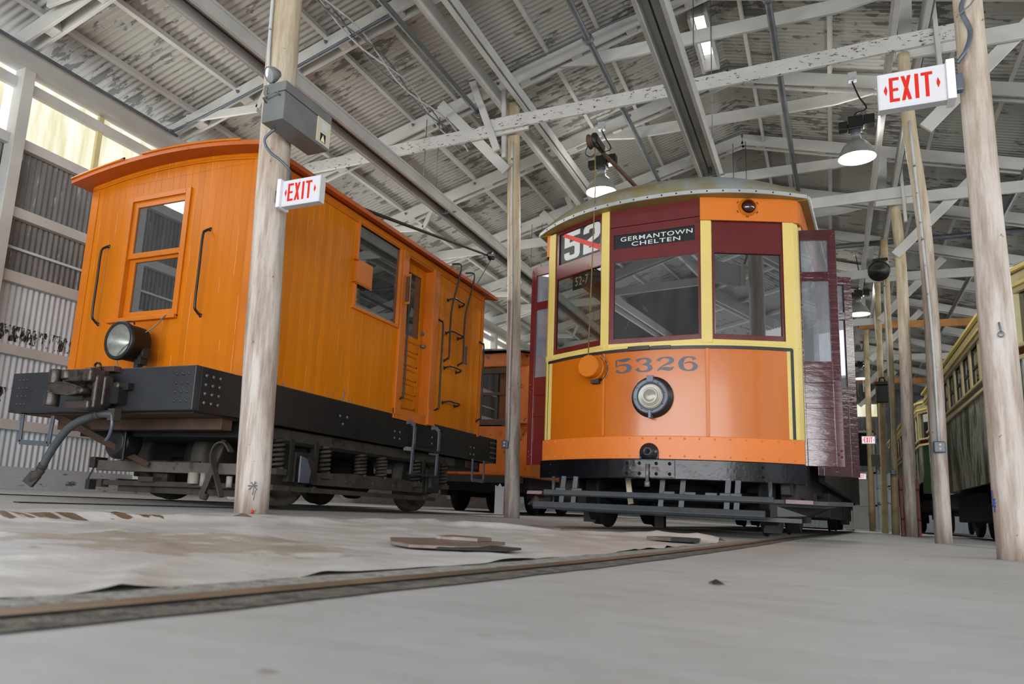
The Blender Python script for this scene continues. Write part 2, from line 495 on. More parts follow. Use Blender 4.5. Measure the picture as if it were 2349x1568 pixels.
M['interior'] = paint('brown_interior_panel', (70,52,40), 0.6, 0.2, 3)
M['int_light'] = paint('pale_interior_panel', (150,146,136), 0.6, 0.1, 3)
M['brass'] = paint('brass_stanchion', (196,150,60), 0.35, 0.15, 5, metal=0.4)
M['lampglow'] = emission('glowing_lamp', (255,252,255), 9.0)
M['shade'] = paint('aluminium_lamp_shade', (168,168,164), 0.4, 0.1, 5, metal=0.5)
M['rail'] = paint('rusty_railhead', (118,100,80), 0.5, 0.3, 5, (92,80,68), 0.5, 3, (1,0.3,1), metal=0.1)
M['gravel'] = paint('grey_mortar_strip', (148,145,140), 0.85, 0.25, 30, (98,94,88), 0.58, 22, bump=0.7, bscale=70)
M['gravel_dark'] = paint('dark_mortar_strip', (104,98,90), 0.85, 0.4, 24, (60,56,52), 0.55, 16, bump=0.8, bscale=70)
M['plate'] = paint('rusty_steel_plate', (122,108,100), 0.5, 0.25, 8, (84,70,62), 0.58, 6, metal=0.2)
M['puddle'] = paint('oily_black_scrap', (26,22,18), 0.08, 0.2, 8, (120,92,52), 0.66, 12, coat=0.8)

def make_plastic():
    t = NT('wrinkled_plastic_sheet'); tc = t.n('ShaderNodeTexCoord'); sx = t.n('ShaderNodeSeparateXYZ'); t.l(tc.outputs['Object'], sx.inputs[0])
    n = t.noise(t.coord((1,1,1)), 1.4, 6, 0.6); st = t.noise(t.coord((1.0,1.0,1)), 5.5, 7, 0.66)
    col = t.ramp(n, [(0.3, lin((178,177,172))), (0.55, lin((198,198,198))), (0.75, lin((208,209,211)))])
    # brown water stains: along the fold on the left and in the middle of the sheet
    dx = t.math('ADD', sx.outputs[0], 1.75); dy = t.math('ADD', sx.outputs[1], -1.75)
    d1 = t.math('ADD', t.math('POWER', t.math('DIVIDE', dx, 1.1), 2.0), t.math('POWER', t.math('DIVIDE', dy, 0.9), 2.0))
    k = t.ramp(d1, [(0.0, bw(1)), (1.0, bw(0))])
    m = t.ramp(t.math('MULTIPLY', st, k), [(0.38, bw(0)), (0.43, bw(0.5))])
    col = t.mix(m, col, lin((128,108,74)))
    fx = t.math('ABSOLUTE', t.math('ADD', sx.outputs[0], 3.03)); fy_ = t.math('LESS_THAN', sx.outputs[1], 2.9)
    k2 = t.math('MULTIPLY', t.ramp(fx, [(0.05, bw(1)), (0.16, bw(0))]), fy_)
    m2 = t.ramp(t.math('MULTIPLY', t.noise(t.coord((0.6,3.2,1)), 3.0, 5, 0.6), k2), [(0.47, bw(0)), (0.50, bw(0.95))])
    col = t.mix(m2, col, lin((84,66,36)))
    # bluish overlap along the far edge
    q = t.math('ADD', sx.outputs[1], t.math('MULTIPLY', sx.outputs[0], -0.25))
    far = t.ramp(t.math('MULTIPLY', q, 0.1), [(0.56, bw(0)), (0.585, bw(0.8))])
    col = t.mix(far, col, lin((168,176,184)))
    t.bsdf(col, 0.38, 0, t.bump(t.noise(t.coord((1,1,1)), 7, 4), 0.4, 0.02), 0.35, 0.0); return t.m
M['plastic'] = make_plastic()
M['chain'] = M['black_rail']
M['camo'] = None
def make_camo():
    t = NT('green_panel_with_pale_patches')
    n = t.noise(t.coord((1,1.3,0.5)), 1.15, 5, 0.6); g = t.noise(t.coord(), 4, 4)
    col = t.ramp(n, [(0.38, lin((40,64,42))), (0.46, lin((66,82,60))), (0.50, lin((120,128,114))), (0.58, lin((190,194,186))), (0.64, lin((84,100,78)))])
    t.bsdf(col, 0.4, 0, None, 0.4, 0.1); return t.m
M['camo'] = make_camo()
M['cream2'] = paint('aged_cream', (212,200,150), 0.45, 0.08, 3)
M['green'] = paint('dark_green_enamel', (40,66,46), 0.4, 0.15, 3)
M['roofgrey'] = paint('grey_dome_roof', (104,104,106), 0.28, 0.1, 2, coat=0.3)
M['worn_orange'] = paint('worn_orange_paint', (196,104,24), 0.5, 0.12, 3, (96,58,30), 0.585, 6, (1,1,0.8))
M['canvas'] = paint('torn_grey_canvas', (120,116,106), 0.8, 0.2, 5, (40,38,36), 0.6, 6)
M['redsteel'] = paint('red_oxide_channel', (110,48,40), 0.55, 0.15, 4)
M['paper'] = paint('printed_notice_paper', (200,198,190), 0.6, 0.05, 4)
M['blue'] = paint('blue_label', (52,72,150), 0.5, 0.1, 4)
M['block'] = paint('pale_wood_block', (196,182,158), 0.7, 0.12, 6)
# ------------------------------------------------------------------ the shell of the car barn
WX = -9.0           # left wall
RIDGE_X = -1.35
YB = 42.0           # back wall
Y0 = -7.0           # open end behind the camera
RWX = 8.6           # right wall
SL = 0.28
def rc(x):          # rafter centre line height
    return 5.6 + SL*(x+9) if x <= RIDGE_X else 5.6 + SL*(RIDGE_X+9) - SL*(x-RIDGE_X)
def fz(x, y=0):     # floor rises gently towards the left wall
    return 0.0165*max(0.0, -x-3.0)

m = MB()
xs = [-9.3,-7.5,-6.6,-5.75,-5,-4,-3,-2,0,2,4,6,8.9]
for j in range(14):
    y0 = -12 + j*4; y1 = y0+4
    for a, b in zip(xs[:-1], xs[1:]):
        m.add([(a,y0,fz(a)),(b,y0,fz(b)),(b,y1,fz(b)),(a,y1,fz(a))], [(0,1,2,3)])
struct(m.build('floor', M['floor']))

# corrugated roof, corrugations run down the slope
def roof_half(x0, x1, y0, y1, mb):
    pitch = 0.10; N = int(round((y1-y0)/pitch*6)); 
    def fn(u, v):
        return (u, v, rc(u) + (0.215) + 0.014*math.cos(2*PI*v/pitch))
    mb.sheet(fn, x0, x1, y0, y1, 1, N)
SKY = (10.9, 12.3)
mb = MB()
roof_half(-9.45, -1.78, Y0, YB, mb)
roof_half(-1.78, RIDGE_X, Y0, SKY[0], mb); roof_half(-1.78, RIDGE_X, SKY[1], YB, mb)
roof_half(-1.78, -1.66, SKY[0], SKY[1], mb); roof_half(-1.48, RIDGE_X, SKY[0], SKY[1], mb)
struct(mb.build('ceiling', M['roof_sheet']))
mb = MB(); roof_half(RIDGE_X, RWX+0.4, Y0, YB, mb)
struct(mb.build('ceiling', M['roof_sheet']))

# left wall
def corr_wall(x, y0, y1, z0, z1, mb, pitch=0.0762, amp=0.012):
    N = int((y1-y0)/pitch*6)
    mb.sheet(lambda u, v: (x + amp*math.cos(2*PI*u/pitch), u, v), y0, y1, z0, z1, N, 1)
mb = MB(); corr_wall(WX-0.03, Y0, YB, 0.25, 4.36, mb)
struct(mb.build('wall_left', M['wall_sheet']))
m = MB(); m.box(WX-0.06, WX+0.05, Y0, YB, 0.02, 0.36)
struct(m.build('baseboard_left', M['concrete']))
nwin = 0; y = -4.7
while y < YB-1:
    nwin += 1
    m = MB(); corr_wall(WX-0.03, y+0.12, y+2.38, 4.33, 5.25, m, 0.30, 0.012)
    struct(m.build('window_%d' % nwin, M['daylight'])); y += 2.5
ntrim = [0]
def trim(mb, mat, bevel=0.006):
    ntrim[0] += 1
    return struct(mb.build('trim_%d' % ntrim[0], mat, bevel=bevel))
for z, h in ((4.33,0.13),(3.45,0.13),(2.65,0.14),(1.76,0.12),(0.86,0.12)):
    m = MB(); m.box(WX-0.01, WX+0.09, Y0, YB, z-h/2, z+h/2); trim(m, M['beam'])
m = MB(); m.tube([(WX+0.03,Y0,3.02),(WX+0.03,YB,3.02)], 0.018, 8); trim(m, M['conduit'], 0)
m = MB(); m.box(WX-0.04, WX+0.13, Y0, YB, 5.26, 5.54); trim(m, M['beam'])
m = MB(); m.box(WX-0.02, WX+0.05, Y0, YB, 5.02, 5.16); trim(m, M['beam'])
y = -4.7
while y < YB-1:
    m = MB(); m.box(WX-0.02, WX+0.16, y-0.02, y+0.13, 0.3, 5.27); trim(m, M['beam'])
    m = MB(); m.box(WX-0.02, WX+0.03, y+1.18, y+1.26, 4.33, 5.25); trim(m, M['cream2'])
    y += 2.5
# back wall with dark doorway
mb = MB()
mb.sheet(lambda u, v: (u, YB + 0.02*math.cos(2*PI*u/0.2), v), -9.4, RWX, -0.05, 7.9, 400, 1)
struct(mb.build('wall_back', M['wall_sheet']))
for i, (xa, xb, za, zb, mt) in enumerate(((0.2,1.9,0.0,2.6,'beam'),(-0.4,0.9,5.0,6.2,'daylight'),(1.3,2.2,5.4,6.0,'daylight'),(-5.2,-3.6,4.4,5.6,'daylight'),(0.55,1.75,3.0,4.6,'verydark'))):
    m = MB(); m.box(xa, xb, YB-0.08, YB-0.04, za, zb)
    struct(m.build('window_%d' % (nwin+1+i) if i else 'door_1', M[mt]))
m = MB()
for x in (0.15,1.0,1.95): m.box(x-0.05, x+0.05, YB-0.14, YB-0.05, 0, 4.7)
for z in (1.1,2.65,4.65): m.box(0.1, 2.0, YB-0.14, YB-0.05, z-0.05, z+0.05)
trim(m, M['beam'])
# right wall, low part solid, upper part open daylight panels
mb = MB(); mb.sheet(lambda u, v: (RWX + 0.02*math.cos(2*PI*u/0.2), u, v), 1.0, YB, 0.0, 3.4, 800, 1)
struct(mb.build('wall_right', M['wall_sheet']))
# purlins under the sheets
x = -8.55
while x < RWX:
    if abs(x-RIDGE_X) > 0.25:
        m = MB(); z = rc(x)+0.155
        a = math.atan(SL) * (1 if x < RIDGE_X else -1)
        ca, sa = math.cos(a), math.sin(a)
        sec = [(-0.028,-0.045),(0.028,-0.045),(0.028,0.045),(-0.028,0.045)]
        m.prism([(x+p*ca-q*sa, Y0, z+p*sa+q*ca) for p, q in sec], (0, YB-Y0, 0))
        trim(m, M['beam'], 0)
    x += 0.80
# ridge skylight well
m = MB()
for xa in (-1.72, -1.48): m.box(xa, xa+0.05, SKY[0]-0.1, SKY[1]+0.1, rc(xa)+0.02, rc(xa)+0.26)
m.box(-1.72, -1.43, SKY[1], SKY[1]+0.05, rc(-1.7)+0.02, rc(-1.5)+0.26); m.box(-1.72, -1.43, SKY[0]-0.05, SKY[0], rc(-1.7)+0.1, rc(-1.5)+0.26)
trim(m, M['beam'])
for xa in (-2.1, -0.95):
    m = MB(); m.box(xa-0.02, xa+0.02, Y0, YB, rc(xa)-0.02, rc(xa)+0.19); trim(m, M['beam'], 0)

# ------------------------------------------------------------------ roof trusses
TR = [5.3+2.5*k for k in range(14)]
ORD = ['first', 'second', 'third', 'fourth', 'fifth', 'sixth', 'seventh', 'eighth', 'ninth', 'tenth', 'eleventh', 'twelfth', 'thirteenth', 'fourteenth']
TLAB = {0: 'white timber roof truss above the grey battery box and the thick post',
        1: 'white timber roof truss with bolted double rafters above the work car front',
        2: 'white timber roof truss whose peeling tie beam rests on the post with the outlet box',
        3: 'white timber roof truss behind the peeling tie beam, carrying the hanging lamps',
        4: 'white timber roof truss whose tie beam crosses the post with rust-red channels'}
for k, Y in enumerate(TR):
    pole_line = (k % 2 == 0)
    lab = TLAB.get(k, 'white timber roof truss spanning the barn, %s from the open end' % ORD[k])
    t = root('roof_truss', (RIDGE_X, Y, 5.0), lab, 'roof truss', 'timber roof trusses across the barn')
    for side in (-1, 1):
        m = MB()
        xe = -9.05 if side < 0 else 8.5
        for dy in (-0.085, 0.085):
            m.bar((xe, Y+dy, rc(xe)), (RIDGE_X, Y+dy, rc(RIDGE_X)), 0.045, 0.22)
        n = 9
        for i in range(n):
            f = (i+0.6)/n; x = xe + (RIDGE_X-xe)*f
            dx = 0.16*(-side)
            m.bar((x, Y, rc(x)-0.03), (x+dx, Y, rc(x+dx)-0.03), 0.12, 0.14)
        r = m.build('rafter', M['beam'], t, 0.005)
        if k < 5:
            bm_ = MB()
            for i in range(4 if side < 0 else 2):
                x = xe + (RIDGE_X-xe)*(0.18+0.2*i)
                bm_.cyl((x, Y-0.16, rc(x)+0.03), (x, Y-0.10, rc(x)+0.03), 0.012, n=6)
                bm_.cyl((x, Y-0.125, rc(x)+0.03), (x, Y-0.112, rc(x)+0.03), 0.026, n=8)
            bm_.build('bolt', M['galv'], r)
    m = MB()                                     # collar tie near the ridge
    zc = 6.93
    xl = -3.55; xr = RIDGE_X+2.2
    yy = Y-0.14
    m.prism([(xl,yy,zc-0.02),(xl+0.55,yy,zc-0.10),(xr-0.55,yy,zc-0.10),(xr,yy,zc-0.02),(xr-0.5,yy,zc+0.10),(xl+0.5,yy,zc+0.10)], (0,0.05,0))
    m.build('collar_tie', M['beam'], t, 0.004)
    if pole_line:
        tb = M['beam_peel'] if k == 2 else M['beam']
        m = MB(); yb = Y-0.2
        m.bar((-8.3,yb,5.93), (-4.0,yb,6.02), 0.05, 0.21)
        m.build('tie_beam', tb, t, 0.005)
        m = MB(); m.bar((-4.72,yb-0.055,6.06), (-1.5,yb-0.055,6.09), 0.05, 0.21)
        m.bar((-1.52,yb-0.055,6.09), (1.62,yb-0.055,6.15), 0.05, 0.21); m.build('tie_beam', tb, t, 0.005)
        m = MB(); m.bar((0.95,yb,6.04), (5.2,yb,5.98), 0.05, 0.21)
        m.build('tie_beam', M['lumber'] if k in (8, 12) else M['beam'], t, 0.005)
        # knee braces and hangers at the posts
        m = MB(); m.bar((-5.62,Y-0.10,6.72), (-4.36,Y-0.14,5.32), 0.05, 0.16); m.build('knee_brace', M['beam'], t, 0.004)
        m = MB(); m.bar((-5.0,Y-0.29,7.0), (-4.47,Y-0.29,5.60), 0.05, 0.11); m.build('brace', M['beam'], t, 0.004)
        m = MB(); m.bar((-4.47,Y-0.12,6.8), (-4.42,Y-0.12,5.55), 0.07, 0.07, (0,1,0)); m.build('hanger', M['beam'], t, 0.004)
        m = MB(); m.bar((1.22,Y-0.12,5.0), (2.6,Y-0.12,6.42), 0.05, 0.16); m.build('knee_brace', M['beam'], t, 0.004)
        m = MB(); m.bar((1.36,Y-0.30,6.9), (1.40,Y-0.30,5.55), 0.05, 0.08, (0,1,0)); m.build('hanger', M['beam'], t, 0.004)
        m = MB(); m.bar((1.06,Y-0.05,6.05), (1.10,Y-0.05,6.95), 0.16, 0.10, (0,1,0)); m.build('post_block', M['beam'], t, 0.004)
    else:
        m = MB(); m.bar((-8.6,Y-0.16,5.72), (-7.2,Y-0.16,5.62), 0.04, 0.12); m.build('brace', M['beam'], t, 0.004)
        m = MB(); m.bar((-7.2,Y-0.16,5.62), (-6.9,Y-0.16,6.25), 0.04, 0.09); m.build('hanger', M['beam'], t, 0.004)

# girders on the post rows
def girder(xa, z, h, lab):
    t = root('roof_girder', (xa, 1.0, z), lab, 'girder', 'long roof girders')
    for dx in (-0.17, 0.17):
        m = MB(); m.box(xa+dx-0.035, xa+dx+0.035, Y0+0.1, YB, z-h/2, z+h/2); m.build('plank', M['beam'], t, 0.005)
    m = MB(); m.tube([(xa+0.22,Y0+0.1,z-h/2+0.03),(xa+0.22,YB,z-h/2+0.03)], 0.012, 6); m.build('wire', M['galv'], t)
girder(-4.36, 6.56, 0.24, 'double-plank white girder along the left post row, over the work car side')
girder(1.10, 6.36, 0.24, 'double-plank white girder above the posts beside the green streetcars')

# overhead wire troughs
def trough(xa, z, lab):
    t = root('wire_trough', (xa, 1.5, z), lab, 'wire trough', 'overhead trolley wire troughs')
    for dx in (-0.125, 0.125):
        m = MB(); m.box(xa+dx-0.022, xa+dx+0.022, Y0+0.1, 36, z, z+0.15); m.build('side_board', M['trough'], t, 0.004)
    m = MB(); m.box(xa-0.15, xa+0.15, Y0+0.1, 36, z+0.152, z+0.19); m.build('top_board', M['trough'], t, 0.004)
    m = MB(); m.tube([(xa,Y0+0.1,z+0.05),(xa,36,z+0.05)], 0.011, 6); m.build('trolley_wire', M['black_rail'], t)
    m = MB()
    for i in range(7):
        y = 5.1+5*i
        for dx in (-0.12, 0.12): m.cyl((xa+dx,y,z+0.19),(xa+dx,y,rc(xa)-0.1),0.007,n=5)
    m.each('hanger', M['galv'], t)
    m = MB()
    for i in range(6):
        y = 6.4+4.3*i
        m.cyl((xa-0.2,y,z+0.02),(xa+0.2,y,z+0.02),0.012,n=6)
        m.cyl((xa,y,z+0.03),(xa,y,z+0.15),0.03,n=8)
    m.each('wire_hanger', M['galv'], t)
trough(-5.69, 4.98, 'grey board trough with the trolley wire above the orange work car')
trough(-1.40, 4.98, 'grey board trough with the trolley wire above the numbered streetcar')

# pipes under the roof
def pipe(path, r, lab, flanges=(), mat='galv', cat='pipe', grp='pipes under the roof'):
    m = MB(); m.tube(path, r, 10)
    for p, d in flanges:
        d = Vector(d).normalized(); p = Vector(p)
        m.cyl(p-d*0.035, p+d*0.035, r*1.75, n=10)
    o = m.build('ceiling_pipe', M[mat]); return tag(o, lab, cat, grp)
pipe([(-4.86,1.2,6.35),(-4.86,10.1,6.35)], 0.042, 'grey steel pipe ending in a flange above the middle post', [((-4.86,10.07,6.35),(0,1,0))])
pipe([(-2.80,1.2,6.72),(-2.86,10.0,6.74),(-2.9,30,6.76)], 0.044, 'long grey steel pipe with flange, between the middle post and the streetcar trough', [((-2.86,9.4,6.74),(0,1,0))])
pipe([(-0.66,1.2,6.62),(-0.48,9.6,6.68),(-0.10,30,6.74)], 0.044, 'long grey steel pipe with flange, right of the streetcar trough', [((-0.48,9.3,6.68),(0,1,0))])
pipe([(0.2,18.6,6.42),(6.5,18.6,6.38)], 0.06, 'thick grey pipe crossing behind the right row of posts')
pipe([(3.1,2,6.2),(3.3,30,6.2)], 0.05, 'grey pipe under the right roof slope, right of the near right post')
pipe(smooth_path([(-4.9,9.6,6.62),(-4.4,9.75,6.78),(-3.9,9.9,6.95),(-2.6,9.9,7.28),(-1.7,9.9,7.42)],5), 0.014, 'thin bright conduit climbing the roof slope right of the middle post', mat='steel_blue', cat='conduit', grp=None)
pipe(smooth_path([(-8.79,2.0,5.50),(-8.79,7.2,5.50),(-8.77,7.5,5.50),(-8.6,7.6,5.58),(-7.2,7.62,5.93),(-5.0,7.62,6.55)],6), 0.022, 'conduit running along the left eave beam and up a rafter', mat='steel_blue', cat='conduit', grp=None)
# bundle of twisted cables
for i in range(4):
    pts = []
    for k in range(30):
        y = 2.5+k*0.3
        pts.append((-5.62+0.06*math.sin(i*1.7+y*2.1)-0.002*y+0.03*i, y, 6.38+0.045*math.cos(i*1.6+y*2.6)))
    m = MB(); m.tube(pts, 0.012, 6)
    tag(m.build('ceiling_cable', M['conduit'] if i % 2 else M['galv']), 'one of four twisted cables under the left roof slope, beside the flanged pipe', 'cable', 'twisted cables')

# the barn behind the camera, seen only in the window glass
for Y in (-4.7, -2.2, 0.3, 2.8):
    m = MB()
    for dy in (-0.085, 0.085):
        m.bar((-9.05,Y+dy,rc(-9.05)),(RIDGE_X,Y+dy,rc(RIDGE_X)),0.045,0.22); m.bar((8.5,Y+dy,rc(8.5)),(RIDGE_X,Y+dy,rc(RIDGE_X)),0.045,0.22)
    m.bar((-3.5,Y,7.02),(0.8,Y,7.02),0.05,0.2)
    if Y in (0.3, -4.7): m.bar((-8.3,Y-0.2,5.95),(5.0,Y-0.2,6.1),0.05,0.21)
    trim(m, M['beam'])
m = MB()
m.prism([(-9.4,Y0,4.0),(RWX,Y0,4.0),(RWX,Y0,rc(RWX)+0.2),(RIDGE_X,Y0,rc(RIDGE_X)+0.2),(-9.4,Y0,rc(-9.4)+0.2)], (0,0.05,0))
struct(m.build('wall_front', M['wall_sheet']))
# ------------------------------------------------------------------ log posts
def post(path, rad, lab, name='log_post', mat='pole', group='log posts'):
    pts = smooth_path(path, 10); n = len(pts)
    rr = []
    for i, p in enumerate(pts):
        f = i/(n-1)*(len(rad)-1); k = min(int(f), len(rad)-2)
        r = rad[k]+(rad[k+1]-rad[k])*(f-k)
        rr.append(r*(1+0.018*math.sin(p.z*2.3+path[0][1])+0.012*math.sin(p.z*5.1)))
    t = root(name, path[0], lab, 'post', group)
    m = MB(); m.tube(pts, rr, 22); m.build('log', M[mat], t)
    return t
PL = post([(-4.168,4.82,fz(-4.2)-0.01),(-4.266,4.82,2.3),(-4.322,4.82,4.2),(-4.33,4.82,6.45)], [0.137,0.139,0.137,0.124], 'thick whitewashed log post beside the orange work car, with the grey battery box')
PR = post([(0.968,5.5,-0.01),(0.959,5.5,1.7),(0.95,5.5,3.65),(0.95,5.5,6.4)], [0.103,0.092,0.082,0.078], 'whitewashed log post holding an EXIT sign, standing beside the green streetcar front')
post([(-4.13,10.3,fz(-4.1)-0.01),(-4.215,10.3,3.17),(-4.345,10.3,6.5)], [0.113,0.102,0.100], 'slim log post between the work car and the streetcar, with an outlet box')
post([(1.10,10.0,-0.01),(1.127,10.0,3.24),(1.035,10.0,5.0),(1.02,10,5.95)], [0.086,0.076,0.074,0.070], 'whitewashed log post with conduit and grey outlet box, standing beside the green streetcar windows')
p3 = root('log_post', (1.22,15.3,0), 'log post with rust-red steel channels bolted at its foot', 'post', 'log posts')
m = MB(); m.tube(smooth_path([(1.22,15.3,-0.01),(1.31,15.3,4.5),(1.26,15.3,6.3)],8), [0.106-0.028*i/16 for i in range(17)], 20); m.build('log', M['pole'], p3)
for s in (-1, 1):
    m = MB(); x = 1.22+s*0.125
    m.box(x-0.02, x+0.02, 15.2, 15.4, 0.0, 0.98); m.rivets([(x, 15.2, z) for z in (0.3, 0.8)], 0.03)
    m.build('steel_channel', M['redsteel'], p3)
post([(1.163,18.0,-0.01),(1.23,18,2.9),(1.25,18,6.3)], [0.075,0.062,0.07], 'thin dull brown log post with a conduit, behind the one with red channels', mat='oldpole')
post([(1.10,20.3,-0.01),(1.175,20.3,3.8),(1.23,20.3,6.3)], [0.068,0.065,0.06], 'yellowish log post carrying the small EXIT sign and the black box', mat='oldpole')
post([(1.05,25.3,-0.01),(1.15,25.3,6.3)], [0.08,0.07], 'distant thin log post behind the small EXIT sign', mat='oldpole')

# conduits with outlet boxes on the posts
def outlet_conduit(path, box, r, lab, w=0.1):
    t = root('conduit_run', box, lab, 'conduit', 'conduits with outlet boxes on posts')
    m = MB(); m.tube(smooth_path(path, 4), r, 8); m.build('conduit', M['conduit'], t)
    x, y, z = box
    b = MB(); b.box(x-w/2, x+w/2, y-0.05, y-0.003, z-w*0.55, z+w*0.55)
    ob = b.build('outlet_box', M['steel_blue'], t, 0.012)
    m = MB()
    for dz in (-0.022, 0.022): m.lathe([(0.016,0),(0.016,0.006),(0.0,0.006)], (x, y-0.05, z+dz), (0,-1,0), 10)
    m.build('receptacle', M['beige'], ob)
outlet_conduit([(-4.17,10.16,1.10),(-4.19,10.165,2.2),(-4.20,10.17,3.3),(-4.26,10.17,4.6),(-4.29,10.175,5.8)], (-4.22,10.183,1.06), 0.016, 'painted conduit down the middle post to a grey outlet box', 0.105)
outlet_conduit([(1.105,9.885,1.1),(1.11,9.89,2.2),(1.09,9.90,3.2),(1.03,9.905,5.0)], (1.108,9.906,1.05), 0.014, 'painted conduit down the post beside the green streetcar to a grey outlet box', 0.115)
outlet_conduit([(1.16,17.92,1.3),(1.2,17.92,3.0),(1.2,17.92,5.6)], (1.17,17.915,1.25), 0.014, 'thin conduit on the dull brown post ending in a small box', 0.10)

# ------------------------------------------------------------------ EXIT signs
def exit_letters(mb, x0, z0, w, h, y):
    """condensed EXIT drawn as flat bars, reading left to right, on plane y."""
    s = w/4.3
    def bar(x, z, ww, hh):
        mb.add([(x0+x,y,z0+z),(x0+x+ww,y,z0+z),(x0+x+ww,y,z0+z+hh),(x0+x,y,z0+z+hh)], [(0,1,2,3)])
    b = s*0.36
    bar(0,0,b,h); bar(b,0,s*0.62,h*0.13); bar(b,h*0.435,s*0.52,h*0.12); bar(b,h*0.87,s*0.62,h*0.13)
    xx = s*1.15; ww = s*0.98
    mb.add([(x0+xx,y,z0),(x0+xx+b,y,z0),(x0+xx+ww,y,z0+h),(x0+xx+ww-b,y,z0+h)], [(0,1,2,3)])
    mb.add([(x0+xx+ww-b,y-0.0004,z0),(x0+xx+ww,y-0.0004,z0),(x0+xx+b,y-0.0004,z0+h),(x0+xx,y-0.0004,z0+h)], [(0,1,2,3)])
    bar(s*2.45,0,b*1.05,h)
    bar(s*3.05,h*0.87,s*1.1,h*0.13); bar(s*3.05+s*0.55-b/2,0,b,h*0.87)
def chevron(mb, x, z, d, h, y):
    mb.add([(x,y,z-h/2),(x,y,z+h/2),(x+d*0.6,y,z),(x-d*0.4,y,z+h*0.12),(x-d*0.4,y,z-h*0.12)], [(0,2,1),(0,1,3,4)])
def exit_sign(x0, x1, y, z0, z1, plate_x, lab, depth=0.075, plate=True, boxx=None):
    t = root('exit_sign', ((x0+x1)/2, y, z0), lab, 'exit sign', 'exit signs on posts')
    w = x1-x0; h = z1-z0
    m = MB(); m.box(x0, x1, y, y+depth, z0, z1); c = m.build('case', M['white_edge'], t, 0.004)
    m = MB(); m.box(x0+0.010, x1-0.010, y-0.006, y, z0+0.010, z1-0.010); m.build('face', M['exitface'], t, 0.002)
    m = MB(); exit_letters(m, x0+w*0.17, z0+h*0.16, w*0.66, h*0.68, y-0.0075); m.build('lettering', M['red'], t)
    m = MB(); chevron(m, x0+w*0.10+w*0.02, z0+h*0.5, -w*0.055, h*0.30, y-0.0075); chevron(m, x1-w*0.12, z0+h*0.5, w*0.055, h*0.30, y-0.0075)
    m.build('arrow', M['red'], t)
    if plate:
        s = 1 if plate_x > x1 else -1
        e = x1 if s > 0 else x0
        m = MB(); m.box(e, plate_x, y-0.03, y+depth+0.03, z0-0.008, z1+0.012); m.build('mounting_plate', M['white'], t, 0.003)
        m = MB(); m.box(plate_x, plate_x+s*0.045, y+0.0, y+depth-0.015, z0+h*0.22, z0+h*0.68); m.build('junction_box', M['steel_blue'], t, 0.008)
    return t
exit_sign(-4.065, -3.675, 4.70, 2.545, 2.775, -4.10, 'lit EXIT sign with red letters on the thick post beside the work car')
exit_sign(0.386, 0.778, 5.36, 2.885, 3.143, 0.825, 'lit EXIT sign with red letters on the post beside the green streetcar front')
exit_sign(0.70, 0.98, 20.0, 2.02, 2.20, 1.0, 'small distant EXIT sign on the yellowish post')
exit_sign(0.88, 1.14, 30.0, 1.72, 1.92, 1.16, 'tiny dim EXIT sign deep in the hall below the small one')

def flex(path, r, lab, mat='steel_blue', cat='cable'):
    pts = smooth_path(path, 14)
    rr = [r*(1.0+0.10*(i % 2)) for i in range(len(pts))]
    m = MB(); m.tube(pts, rr, 8)
    return tag(m.build('flexible_conduit', M[mat]), lab, cat, None)
flex([(-4.08,4.55,3.18),(-4.16,4.53,3.09),(-4.12,4.56,2.99),(-4.04,4.61,2.92),(-3.985,4.67,2.85),(-4.02,4.735,2.79)], 0.011, 'corrugated metal conduit from the battery box down to the EXIT sign')
flex([(0.850,5.40,3.15),(0.90,5.38,3.22),(0.935,5.40,3.36),(0.90,5.40,3.50),(0.905,5.40,3.58),(0.97,5.40,3.68),(1.06,5.42,3.74)], 0.014, 'corrugated metal conduit curling up a post from the EXIT sign beside the green streetcar')
flex([(1.00,5.365,3.80),(0.985,5.365,3.62),(0.95,5.365,3.54),(0.905,5.365,3.5),(0.86,5.365,3.46)], 0.005, 'thin loose wire tied to the curling metal conduit', 'galv')
flex([(-4.25,4.63,3.60),(-4.32,4.655,3.9),(-4.35,4.66,4.4),(-4.37,4.665,5.4)], 0.014, 'pipe running up the thick post from the battery box', 'conduit')

# ------------------------------------------------------------------ battery box with lamp
t = root('emergency_light', (-4.0123,4.7480,3.1913), 'dented grey emergency battery box with a round lamp on the thick post', 'emergency light')
m = MB(); m.box(-4.1300,-3.9044,4.4341,5.0718,3.1864,3.4365); m.build('case', M['greybox'], t, 0.008)
m = MB(); m.box(-4.1359,-3.8985,4.4282,5.0777,3.4405,3.5248); m.build('lid', M['greybox'], t, 0.008)
m = MB(); m.lathe([(0.0,0.10),(0.03,0.10),(0.062,0.05),(0.068,0.0),(0.06,-0.004)], (-4.0761,4.4145,3.5984), (0.35,0.80,0.48)); lm = m.build('lamp_head', M['greybox'], t)
m = MB(); m.lathe([(0.061,0.0),(0.0,-0.012)], (-4.0761,4.4145,3.5984), (0.35,0.80,0.48)); m.build('lens', M['lampface'], lm)
m = MB(); m.tube([(-4.0761,4.4832,3.5641),(-4.0761,4.4930,3.5150)], 0.012, 8); m.build('stem', M['galv'], t)
m = MB(); m.tube([(-4.0908,4.4292,3.3581),(-4.0908,4.3851,3.3777),(-3.9534,4.3851,3.4120),(-3.9534,4.4292,3.3973)], 0.008, 6); m.build('handle', M['greybox'], t)
m = MB(); m.box(-4.1055,-4.0859,4.4194,4.4341,3.3973,3.4954); m.build('latch', M['greybox'], t)
m = MB(); m.box(-3.9044,-3.8965,4.8756,5.0669,3.2060,3.4365); pn = m.build('control_panel', M['beige'], t, 0.002)
